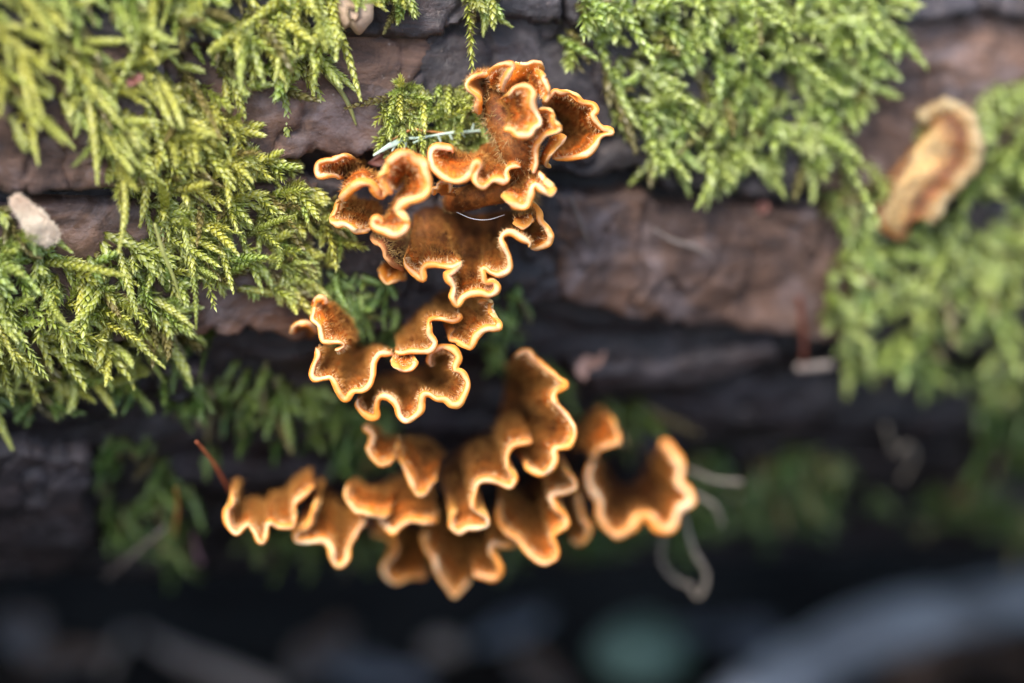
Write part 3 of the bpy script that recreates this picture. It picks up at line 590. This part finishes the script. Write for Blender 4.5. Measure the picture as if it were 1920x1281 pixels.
# --- the old pale curled one further along the log
J = crop(1480, 120, 3.37)
bracket('old pale tan fungus curled like a grub among far moss', None,
        J([(840, 400), (850, 320), (940, 275), (1040, 275), (1130, 340), (1178, 440), (1188, 540), (1165, 640), (1100, 720), (1040, 810), (960, 870), (920, 960), (860, 980)]),
        J([(860, 440), (930, 540), (790, 590), (660, 690), (600, 820), (570, 960), (680, 1090)]), float(surf_d(1760, 300)) - 1.1, float(surf_d(1700, 380)) - 0.75, tone=2, rim_r=0.15, sm=0.04, bulge=0.25, hair=0.5, ends=0.3)
bracket('rusty lobe fringing the foot of the old pale tan fungus', None,
        J([(530, 880), (570, 960), (620, 1050), (700, 1085), (760, 1060)]), J([(620, 840), (680, 900), (760, 960)]), float(surf_d(1680, 430)) - 0.7, float(surf_d(1680, 400)) - 0.2, tone=1, rim_r=0.10, hair=0.2, ends=0.2)

# ------------------------------------------------------------------ moss
G_YEL = np.array([0.62, 0.58, 0.075]); G_MID = np.array([0.32, 0.44, 0.065]); G_PALE = np.array([0.70, 0.74, 0.32])
G_DEEP = np.array([0.06, 0.15, 0.018]); G_BROWN = np.array([0.14, 0.10, 0.035]); G_OLIVE = np.array([0.17, 0.17, 0.03])
def shoot(P0, D0, length, bend, width, n_leaf, spread, colour, tipc, basec, lscale=1.0):
    """catkin-like moss shoot: a curved stem wrapped in overlapping pointed leaves. camera-frame cm"""
    s = (np.arange(n_leaf) + 0.5) / n_leaf; t = s[:, None] * length
    C = P0 + D0 * t + bend * (t ** 2); T = nrm(D0 + 2 * bend * t)
    a0 = nrm(np.cross(T, np.array([0.3, 0.2, 1.0]))); a1 = np.cross(T, a0)
    ph = np.arange(n_leaf) * 2.399963 + rng.random() * 6
    Rr = a0 * np.cos(ph)[:, None] + a1 * np.sin(ph)[:, None]
    taper = ((0.72 + 0.28 * sstep(0, 0.3, s)) * (1 - 0.55 * sstep(0.72, 1.0, s)))[:, None]
    fe = spread > 0.6; L = width * (0.66 if not fe else 0.95) * (0.55 + 0.45 * taper) * (0.8 + 0.4 * rng.random((n_leaf, 1))) * lscale
    sp = spread * (0.7 + 0.6 * rng.random((n_leaf, 1))); sp = sp * (1 - 0.6 * s[:, None] ** 4)
    side = np.cross(T, Rr); ax = T * np.cos(sp) + Rr * np.sin(sp)
    rad = width * (0.24 if not fe else 0.05) * taper * (1 - 0.7 * s[:, None] ** 6)
    B0 = C + Rr * rad; W = L * (0.40 if not fe else 0.20)
    b = B0 - T * L * 0.2; mid = B0 + ax * L * 0.40 + Rr * L * 0.10; tip = B0 + ax * L * 1.1 + T * L * 0.05
    V = np.stack([b, mid + side * W - Rr * W * .55, tip, mid - side * W - Rr * W * .55, mid + Rr * L * .04], 1).reshape(-1, 3)
    i = np.arange(n_leaf)[:, None] * 5
    F = np.hstack([i + 0, i + 1, i + 4, i + 1, i + 2, i + 4, i + 4, i + 2, i + 3, i + 0, i + 4, i + 3]).reshape(-1, 3)
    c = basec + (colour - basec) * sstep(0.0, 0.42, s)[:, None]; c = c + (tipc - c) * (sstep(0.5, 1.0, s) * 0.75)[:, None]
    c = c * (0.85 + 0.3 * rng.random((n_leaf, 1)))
    cc = np.stack([c * 0.55, c * .9, c + (np.minimum(np.array([.86, .90, .58]), colour * 2.2 + (0.04, 0.04, 0.0) + np.array([0, 0, 0.9]) * colour[1]) - c) * 0.60, c * .9, c * 1.05], 1).reshape(-1, 3)  # shade between leaves painted into dark bases, highlights into pale tips
    return V, F, np.clip(cc, 0, 1)

NSH = 0
def moss_patch(label, polys, count, ang, spread_ang, size, pal, single, feather=0.25, lift=0.45, name='moss_patch', dens=0.0, droop=0.35, detail=1.0, fan=3, group='moss patches on the log'):
    """polys: photo outlines on the log's flank; ang: where the shoots point (degrees, 0 = along the log, -90 = down)"""
    global NSH
    pts = []
    ar = np.array([abs(np.sum(np.array(p)[:, 0] * np.roll(np.array(p)[:, 1], -1) - np.array(p)[:, 1] * np.roll(np.array(p)[:, 0], -1))) for p in polys]); ar = ar / ar.sum()
    for p, a in zip(polys, ar):
        p = np.array(p, float); lo, hi = p.min(0), p.max(0); need = int(count * a) + 1; got = np.zeros((0, 2))
        while len(got) < need:
            q = lo + (hi - lo) * rng.random((need * 4, 2)); q = q[inpoly(p, q + 22 * np.stack([vnoise(np.c_[q * .02, q[:, 0] * 0]), vnoise(np.c_[q * .02 + 50, q[:, 0] * 0])], -1))]
            q = q[fbm(np.c_[q * 0.013, np.full(len(q), 3.0)], 3) * 1.6 + dens > rng.random(len(q)) * 0.9 - 0.45]; got = np.vstack([got, q])
        pts.append(got[:need])
    pts = np.vstack(pts); u, th, ok = hit(pts[:, 0], pts[:, 1], RAD - 0.1); u = u[ok]; th = th[ok]
    h = top_h(u, th); root = cyl(u, th, RAD + h - 0.03); nrmv = nrm(root - (A0 + u[:, None] * AX))
    shoots = []
    for i in range(len(root)):
        N = nrmv[i]; tu = AX; tv = np.cross(AX, N); tv = tv if tv[1] > 0 else -tv
        a_ = math.radians(ang + spread_ang * rng.normal() + 95 * float(fbm(root[i] * 0.5 + 21, 2))); k = 1 + int(rng.random() * fan)
        clump = 0.75 + 0.5 * rng.random()
        cmix = rng.random(); hue = 0.5 + 0.5 * float(np.clip(fbm(root[i] * 0.55 + 4, 2) * 2.4, -1, 1))
        for q in range(k):
            a = a_ + (q - (k - 1) / 2) * math.radians(40) + rng.normal() * 0.2; lf = np.clip(lift + 0.28 * rng.normal(), 0.02, 1.3)
            D = nrm(tu * math.cos(a) + tv * math.sin(a) + N * lf)
            ln = size * clump * (0.28 + 0.85 * rng.random() ** 1.6); fe = rng.random() < feather
            wd = (0.185 if not fe else 0.16) * size ** 0.5 * (0.8 + 0.45 * rng.random())
            bend = (DOWN * droop + 0.36 * rng.normal(size=3) - N * 0.10) / max(ln, .3) * (0.4 + rng.random()) * .7
            col_ = pal[0] + (pal[1] - pal[0]) * np.clip(hue + 0.25 * rng.normal(), 0, 1); dead = rng.random() < 0.17
            if dead: col_ = G_BROWN * (0.7 + 0.6 * rng.random()) + 0.15 * col_
            tipc = col_ * 0.6 + np.minimum(G_PALE, pal[1] * 1.6 + 0.03) * 0.4 if not dead else col_ * 1.2
            depth = rng.random() * 0.25 * (not dead)
            nl = int(np.clip(ln / (wd * (0.070 if not fe else 0.10)) * detail, 16, 125))
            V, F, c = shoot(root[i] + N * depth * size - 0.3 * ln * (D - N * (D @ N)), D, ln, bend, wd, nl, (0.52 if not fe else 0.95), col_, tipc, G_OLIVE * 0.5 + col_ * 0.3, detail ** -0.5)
            shoots.append((ln * wd * (1 + depth * 4) * (0.3 if dead else 1), V, F, c))
    root_e = empty(name, Vector(wld(root.mean(0)) * CM), label, 'moss', group)
    order = np.argsort([-s[0] for s in shoots]); NSH += len(shoots)
    for j_ in order[:single]:
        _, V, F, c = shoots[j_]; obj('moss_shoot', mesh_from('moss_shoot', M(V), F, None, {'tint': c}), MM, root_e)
    rest = [shoots[j_] for j_ in order[single:]]; Vs, Fs, Cs, o = [], [], [], 0
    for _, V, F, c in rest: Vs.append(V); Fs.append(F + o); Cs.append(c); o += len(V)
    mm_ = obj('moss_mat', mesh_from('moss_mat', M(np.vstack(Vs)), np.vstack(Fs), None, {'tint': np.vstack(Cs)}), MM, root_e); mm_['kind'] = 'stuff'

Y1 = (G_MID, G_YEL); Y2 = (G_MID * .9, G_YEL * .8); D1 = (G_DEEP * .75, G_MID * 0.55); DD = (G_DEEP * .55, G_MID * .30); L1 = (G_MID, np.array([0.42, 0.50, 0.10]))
moss_patch('thick yellow green moss cushion over the log top, above the brown bark strip',
    [[(-200, -120), (640, -120), (650, 60), (600, 110), (560, 150), (480, 170), (400, 190), (330, 200), (200, 215), (120, 220), (60, 240), (-200, 250)]], 320, -62, 32, 1.05, Y1, 60, dens=.35)
moss_patch('hanging moss sprig over a dried leaf at the top edge of bare bark',
    [[(640, -60), (760, -60), (735, 30), (700, 60), (660, 50)], [(820, -80), (960, -80), (940, 30), (880, 40), (830, 20)]], 26, -75, 20, 0.9, Y2, 8, dens=.5)
moss_patch('bright yellow green moss carpet between the brown bark strip and the fungus',
    [[(130, 215), (330, 205), (430, 215), (500, 300), (590, 285), (640, 420), (610, 500), (540, 530), (400, 530), (340, 500), (300, 420), (220, 345), (190, 270)]], 330, -48, 42, 0.78, Y1, 60, feather=.4, dens=.3)
moss_patch('lush lime moss cushion overhanging dark wood below the pale woolly tuft',
    [[(-220, 400), (10, 390), (120, 440), (300, 420), (345, 500), (345, 570), (360, 640), (300, 690), (230, 730), (100, 745), (-220, 760)]], 270, -42, 40, 1.0, Y1, 60, dens=.35)
moss_patch('sparse dark green moss straggling over black wood under the lime cushion',
    [[(360, 640), (420, 650), (470, 700), (600, 720), (640, 790), (600, 870), (480, 850), (300, 800), (200, 760), (60, 790), (-150, 800), (-150, 770), (200, 755), (300, 700)],
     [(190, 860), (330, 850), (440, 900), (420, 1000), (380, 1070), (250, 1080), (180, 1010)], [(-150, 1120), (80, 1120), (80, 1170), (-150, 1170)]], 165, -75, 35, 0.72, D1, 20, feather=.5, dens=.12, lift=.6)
moss_patch('soft green moss behind the crisp fungus cluster',
    [[(620, 470), (740, 540), (770, 600), (760, 650), (640, 700), (600, 640), (600, 540)], [(880, 480), (980, 520), (990, 640), (940, 700), (900, 660), (910, 560)]], 85, -70, 40, 0.5, (G_DEEP, G_MID), 15, dens=.3, lift=.25)
moss_patch('flat yellow moss pad against bare bark behind the topmost fungus cluster',
    [[(700, 185), (760, 165), (840, 140), (900, 150), (940, 200), (940, 270), (860, 285), (780, 275), (705, 270)]], 170, -80, 50, 0.6, Y1, 15, feather=.7, lift=.5, dens=.5)
moss_patch('dense fresh green moss cushion hanging in a fringe over a dark bark hollow',
    [[(1040, -150), (1700, -150), (1660, 60), (1590, 140), (1590, 200), (1550, 270), (1470, 300), (1350, 310), (1290, 320), (1230, 290), (1165, 240), (1150, 180), (1120, 110), (1060, 80)]], 360, -72, 30, 1.0, L1, 45, dens=.4, detail=.5)
moss_patch('broad moss blanket covering the far bark around the pale curled fungus',
    [[(1570, 330), (1640, 250), (1760, 190), (1830, 160), (2150, 130), (2150, 760), (1900, 760), (1830, 740), (1760, 740), (1640, 720), (1570, 620), (1545, 450)]], 330, -78, 34, 0.95, L1, 25, dens=.32, detail=.42)
moss_patch('dull green moss under the far moss blanket at the turn of the log',
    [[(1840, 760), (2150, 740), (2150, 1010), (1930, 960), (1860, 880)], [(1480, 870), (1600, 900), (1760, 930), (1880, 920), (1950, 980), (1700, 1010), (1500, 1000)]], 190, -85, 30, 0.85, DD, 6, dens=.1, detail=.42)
moss_patch('dark green hanging moss beneath the wide fungus colony',
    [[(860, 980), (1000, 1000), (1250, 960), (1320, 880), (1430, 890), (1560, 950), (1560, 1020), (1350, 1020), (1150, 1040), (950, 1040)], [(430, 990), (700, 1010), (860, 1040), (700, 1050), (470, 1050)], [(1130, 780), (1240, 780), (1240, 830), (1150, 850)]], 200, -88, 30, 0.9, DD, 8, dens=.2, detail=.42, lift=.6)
moss_patch('green moss tufts on black wood just above the wide fungus colony',
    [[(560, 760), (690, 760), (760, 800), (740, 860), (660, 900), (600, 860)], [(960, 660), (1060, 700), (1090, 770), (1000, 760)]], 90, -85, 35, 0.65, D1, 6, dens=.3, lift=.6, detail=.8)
# ------------------------------------------------------------------ small things
def strand(name, label, cat, pts, radii, mat, on=None, lift=0.0, sides=7, rough=0.1, group=None, n=40):
    P = np.array(pts, float)
    d = P[:, 2] if P.shape[1] > 2 else surf_d(P[:, 0], P[:, 1]) - lift
    R = np.interp(np.linspace(0, 1, n), np.linspace(0, 1, np.size(radii)), np.atleast_1d(radii))
    C = catmull(px(P[:, 0], P[:, 1], d), n); V, f3, f4 = tube(C, R, sides, rough, 3)
    return tag(obj(name, mesh_from(name, M(V), f3, f4), mat, None, Vector(wld(C[0]) * CM)), label, cat, group)
def flake(name, label, cat, outline, lift, mat, thick=0.05, cup=0.25, group=None):
    P = np.array(outline, float); c = P.mean(0); ring = catmull(np.vstack([P, P[:1]]), 49)[:-1]
    d0 = float(surf_d(c[0], c[1])) - lift; rows = []
    for t in (1.0, .75, .5, .25):
        q = c + (ring - c) * t; rows.append(px(q[:, 0], q[:, 1], d0 + cup * (1 - t * t) + 0.10 * fbm(np.c_[q * 0.03, np.full(len(q), 2.0)], 3)))
    top = np.vstack(rows + [px(c[0], c[1], d0 + cup)[None]]); n = len(top)
    bot = top + np.array([0, 0, thick]); f = grid_faces(4, 48, True); j_ = np.arange(48); k_ = (j_ + 1) % 48
    tri = np.stack([np.full(48, n - 1), 3 * 48 + j_, 3 * 48 + k_], -1)
    F4_ = np.vstack([f, f[:, ::-1] + n, np.stack([j_, k_, k_ + n, j_ + n], -1)])
    return tag(obj(name, mesh_from(name, M(np.vstack([top, bot])), np.vstack([tri, tri[:, ::-1] + n]), F4_), mat, None, Vector(wld(top[-1]) * CM)), label, cat, group)

m_red = mat_plain('needle_red', (0.30, 0.06, 0.03), (0.50, 0.16, 0.06), 200, 0.4)
m_tan = mat_plain('dry_leaf', (0.30, 0.20, 0.13), (0.52, 0.38, 0.28), 160, 0.7, 0.6)
m_russet = mat_plain('russet_leaf', (0.10, 0.03, 0.02), (0.28, 0.09, 0.055), 160, 0.5, 0.5)
m_wool = mat_plain('woolly_cream', (0.60, 0.42, 0.30), (0.88, 0.78, 0.62), 90, 0.9, 0.8)
m_mint = mat_plain('lichen_mint', (0.42, 0.55, 0.44), (0.62, 0.74, 0.62), 300, 0.8)
m_twig = mat_plain('twig_grey', (0.12, 0.09, 0.075), (0.30, 0.25, 0.22), 120, 0.7, 0.6)
m_pale = mat_plain('branch_pale', (0.07, 0.07, 0.075), (0.40, 0.42, 0.46), 22, 0.6, 0.5)
m_silk = mat_plain('silk', (0.65, 0.65, 0.65), (0.8, 0.8, 0.8), 100, 0.3, 0)
m_stone = mat_plain('green_stone', (0.03, 0.06, 0.045), (0.09, 0.15, 0.115), 50, 0.6, 0.5)
m_root = mat_plain('rootlet', (0.14, 0.11, 0.085), (0.28, 0.24, 0.19), 120, 0.7)

flake('dry_leaf', 'crumpled pale tan leaf caught in moss at the top of bare bark', 'leaf', [(622, -20), (690, -15), (700, 30), (690, 48), (672, 66), (655, 50), (645, 54), (630, 25)], 1.0, m_tan, cup=-.2)
flake('leaf_scrap', 'curled russet leaf scrap tucked behind the fungus next to mint lichen', 'leaf', [(688, 306), (730, 280), (800, 276), (798, 296), (750, 292), (712, 312)], 0.5, m_russet, cup=.15)
flake('bark_chip', 'brown bark chip with a pale cream spot lying in moss', 'bark chip', [(406, 222), (440, 225), (452, 245), (440, 258), (408, 250)], 0.45, mat_plain('chip', (0.16, 0.09, 0.06), (0.48, 0.33, 0.24), 300, 0.6, .6), cup=.05)
flake('wood_chip', 'small rusty wood chip sunk in the lime moss cushion above', 'wood chip', [(238, 150), (262, 138), (268, 150), (240, 162)], 1.15, m_russet, cup=.05)
# woolly cream tuft
P = np.array([(28, 372, 0), (48, 395, 0), (74, 424, 0), (98, 450, 0)], float); d = surf_d(P[:, 0], P[:, 1]) - 0.65
C = catmull(np.c_[px(P[:, 0], P[:, 1], d), [0.05, 0.13, 0.18, 0.13]], 30); V, f3, f4 = tube(C[:, :3], C[:, 3], 18, 0.3, 5.0)
wt = empty('woolly_tuft', Vector(wld(C[0, :3]) * CM), 'cream woolly tuft of fungus poking through moss', 'tuft')
obj('body', mesh_from('body', M(V), f3, f4), m_wool, wt)
i = rng.integers(0, 540, 4500); D = nrm(nrm(V[i] - C[i // 18, :3]) + .7 * rng.normal(size=(4500, 3))); hv, hf = hairs(V[i] + .02 * rng.normal(size=(4500, 3)), D, 0.04 + .07 * rng.random(4500), .008)
obj('wool', mesh_from('wool', M(hv), hf, smooth=False), m_wool, wt)['kind'] = 'stuff'
# mint lichen strand with an orange needle along it
li = empty('lichen_strand', Vector(wld(px(735, 270, 0.1)) * CM), 'pale mint lichen strand reaching to the topmost fungus', 'lichen')
for pts, r in (([(727, 274), (750, 262), (790, 258), (840, 250), (890, 246), (928, 240)], [.02, .03, .022, .03, .035, .025]), ([(700, 292), (728, 275), (755, 262), (765, 258)], [.02, .05, .06, .04]), ([(758, 258), (760, 270), (757, 282)], [.05, .04, .02]),
               ([(842, 250), (848, 262)], [.03, .02]), ([(885, 246), (888, 232)], [.03, .02]), ([(908, 243), (905, 230)], [.03, .02]), ([(800, 257), (775, 268)], [.03, .02]), ([(820, 253), (826, 266), (822, 272)], [.03, .025, .012]), ([(865, 248), (872, 258)], [.025, .012]), ([(918, 242), (922, 228)], [.03, .012]), ([(898, 245), (910, 254)], [.03, .012]), ([(742, 268), (735, 284)], [.035, .015])):
    P = np.array(pts, float); C = catmull(px(P[:, 0], P[:, 1], surf_d(P[:, 0], P[:, 1]) - 0.75), 24)
    V, f3, f4 = tube(C, np.interp(np.linspace(0, 1, 24), np.linspace(0, 1, len(r)), r), 7, .25, 6, .5); obj('branchlet', mesh_from('branchlet', M(V), f3, f4), m_mint, li)
strand('pine_needle', 'orange brown pine needle lying along the mint lichen strand', 'needle', [(735, 262), (770, 244), (800, 246), (840, 250), (880, 248)], [.02, .025, .02], mat_plain('needle_orange', (.45, .17, .05), (.6, .26, .08), 200, .4), lift=.72)
strand('pine_needle', 'red pine needle slanting down to the slender wavy bracket', 'needle', [(368, 828), (400, 868), (432, 925)], [.03, .04, .025], m_red, lift=1.9)
strand('pine_needle', 'short rust coloured pine needle hanging in dark moss', 'needle', [(330, 915), (334, 955), (326, 1005)], [.025, .045, .03], mat_plain('needle_rust', (.32, .12, .03), (.45, .22, .05), 200, .4), lift=1.0)
strand('petal_scrap', 'tiny pink scrap hanging on a thread below dark moss', 'scrap', [(362, 1000), (368, 1030), (376, 1055)], [.012, .03, .05], mat_plain('pink', (.45, .2, .28), (.6, .35, .42), 200, .5), lift=1.2)
strand('twig', 'thin grey twig sloping under the dark straggling moss', 'twig', [(200, 1080), (250, 1040), (310, 990)], [.03, .05, .04], m_twig, lift=0.9)
strand('hair_strand', 'white hair curving across the brown felt below the open hole', 'strand', [(856, 398, -.1), (885, 410, -.15), (915, 412, -.15), (946, 403, -.1)], [.004, .007, .004], m_silk, sides=5, rough=0)
strand('moss_runner', 'single long pale moss runner dangling over bare bark', 'moss', [(290, 420), (305, 470), (325, 520), (342, 570)], [.03, .04, .035, .015], mat_plain('runner', (.34, .36, .09), (.5, .5, .17), 300, .5), lift=1.1)
strand('moss_runner', 'olive moss runner lying across the brown bark strip', 'moss', [(610, 140), (635, 165), (655, 200), (668, 235)], [.05, .05, .045, .02], mat_plain('runner_olive', (.2, .21, .06), (.36, .36, .13), 300, .5), lift=.5)
for lab, pts, r in (('pale broken twig stub sticking out level beside the far moss blanket', [(1495, 690), (1530, 688), (1560, 684)], [.09, .10, .08]),
                    ('reddish upright twig against dark wood beside the far moss blanket', [(1505, 700), (1508, 640), (1500, 560)], [.05, .07, .06]),
                    ('slim brown twig lying along bark below the fringed moss cushion', [(1225, 430), (1262, 452), (1310, 466), (1335, 484)], [.02, .045, .05, .02]),
                    ('thin brown twig leaning on bark beside the topmost cluster', [(1070, 370), (1085, 410), (1105, 460)], [.03, .04, .03])):
    strand('twig', lab, 'twig', pts, r, m_russet if 'reddish' in lab else m_twig, lift=.45)
flake('bark_flake', 'small pinkish bark flake above the wide fungus colony', 'bark flake', [(1078, 690), (1096, 668), (1118, 672), (1134, 658), (1128, 684), (1104, 696), (1098, 714), (1084, 706)], .3, mat_plain('flake_pink', (.28, .15, .11), (.45, .28, .22), 200, .6, .5), cup=.1)
flake('bark_flake', 'rust orange flake on bark under the fringed moss cushion', 'bark flake', [(1418, 380), (1436, 376), (1444, 392), (1428, 402), (1420, 394)], .3, m_russet, cup=.05)
for lab, pts, r in (('pale looping rootlet hanging below the wide cup bracket', [(1280, 960, 4.5), (1300, 1030, 4.6), (1325, 1080, 4.8), (1310, 1120, 5.0), (1290, 1095, 5.1)], [.035, .05, .055, .05, .03]),
                    ('thin pale rootlet curving down beside the looping one', [(1245, 1000, 5.0), (1240, 1050, 5.2), (1265, 1085, 5.3), (1300, 1100, 5.2)], [.05, .05, .05, .05]),
                    ('wiry pale rootlet arching out past the wide cup bracket', [(1290, 880, 4.6), (1340, 900, 4.8), (1390, 905, 5.0)], [.04, .05, .05]),
                    ('bent pale rootlet springing from the lip of the wide cup bracket', [(1300, 925, 4.4), (1340, 950, 4.6), (1355, 985, 4.9)], [.05, .05, .04])):
    strand('rootlet', lab, 'rootlet', pts, r, m_root, group='rootlets by the wide cup bracket')
strand('rootlet', 'tangled whitish rootlet under the far moss blanket', 'rootlet', [(1660, 800), (1680, 850), (1700, 835), (1715, 860), (1690, 900)], [.04, .06, .05, .04], m_root, lift=.5)
# lying on the soil under the log
def on_ground(name, label, cat, pts, radii, mat, rough=.15, n=50):   # pts: photo pixels, dropped to the soil
    C = []
    for (x, y), r in zip(pts, radii):
        lo, hi = 0.0, 60.0
        for _ in range(40):
            mid = (lo + hi) / 2; wp = wld(px(x, y, mid)); 
            if wp[2] > ground_z(wp[0], wp[1]) + r * .8: lo = mid
            else: hi = mid
        C.append(np.r_[px(x, y, lo), r])
    C = catmull(np.array(C), n); V, f3, f4 = tube(C[:, :3], C[:, 3], 16, rough, .9)
    return tag(obj(name, mesh_from(name, M(V), f3, f4), mat, None, Vector(wld(C[0, :3]) * CM)), label, cat)
on_ground('fallen_branch', 'thick pale blue grey branch lying on the soil under the log', 'branch', [(1380, 1330), (1500, 1255), (1640, 1190), (1800, 1150), (2050, 1105)], [.7, .8, .85, .7, .6], m_pale)
on_ground('twig', 'brown forked stick lying in the dark under the log', 'stick', [(260, 1190), (330, 1230), (420, 1262), (520, 1300)], [.16, .22, .24, .22], m_twig)
on_ground('twig', 'short brown stick leaning near the forked stick under the log', 'stick', [(235, 1190), (215, 1225), (200, 1260)], [.12, .16, .16], m_twig)
on_ground('stone', 'mossy green stone half buried in the soil under the log', 'stone', [(1120, 1235), (1170, 1230), (1230, 1228), (1280, 1236)], [.35, .8, .8, .3], m_stone, .3)
on_ground('stone', 'small dull grey stone on the soil beside the mossy green stone', 'stone', [(800, 1215), (830, 1212), (860, 1216)], [.2, .32, .2], m_twig, .3)
def ground_leaf(x, y, ln_, wd_, az, mat, label):
    lo, hi = 0.0, 60.0
    for _ in range(40):
        mid = (lo + hi) / 2; wp = wld(px(x, y, mid))
        if wp[2] > ground_z(wp[0], wp[1]) + .25: lo = mid
        else: hi = mid
    c = wld(px(x, y, lo)); a = np.linspace(-1, 1, 13); hw = wd_ * (1 - np.abs(a) ** 2.2) * (1 + .12 * rng.normal(size=13)) + .02
    rows = []
    for q in (-1, -.5, 0, .5, 1):
        rows.append(np.stack([a * ln_, q * hw, 0.35 * np.abs(q) * hw + 0.25 * ln_ * a ** 2 * .5 + .06 * rng.normal(size=13)], -1))
    V = np.stack(rows).reshape(-1, 3); ca, sa = math.cos(az), math.sin(az); V = np.stack([V[:, 0] * ca - V[:, 1] * sa, V[:, 0] * sa + V[:, 1] * ca, V[:, 2]], -1) + c
    f = grid_faces(5, 13); n = len(V); V = np.vstack([V, V - [0, 0, .04]])
    tag(obj('fallen_leaf', mesh_from('fallen_leaf', V * CM, None, np.vstack([f, f[:, ::-1] + n])), mat, None, Vector(c * CM)), label, 'leaf', 'fallen leaves on the soil under the log')
m_leaf_b = mat_plain('leaf_brown', (0.05, 0.03, 0.02), (0.16, 0.10, 0.065), 60, .6); m_leaf_g = mat_plain('leaf_blue_grey', (0.05, 0.055, 0.065), (0.17, 0.18, 0.21), 60, .5)
for k_, (x_, y_, az_) in enumerate([(120, 1250, .3), (600, 1240, 1.2), (700, 1275, -.4), (960, 1190, .8), (1010, 1270, 2.0), (1330, 1195, .2), (1420, 1240, 1.5), (1850, 1235, -.6), (1720, 1275, .9), (40, 1200, 1.9)]):
    blue = k_ in (3, 5, 6, 2); ground_leaf(x_, y_, 1.3 + .5 * rng.random(), .5 + .2 * rng.random(), az_, m_leaf_g if blue else m_leaf_b, 'dull blue grey fallen leaf on the soil under the log' if blue else 'dark brown fallen leaf on the soil under the log')
print('SHOOTS', NSH, 'BRACKETS', NB, 'TRIS', sum(len(o.data.loop_triangles) or sum(len(p.vertices) - 2 for p in o.data.polygons) for o in bpy.data.objects if o.type == 'MESH'))
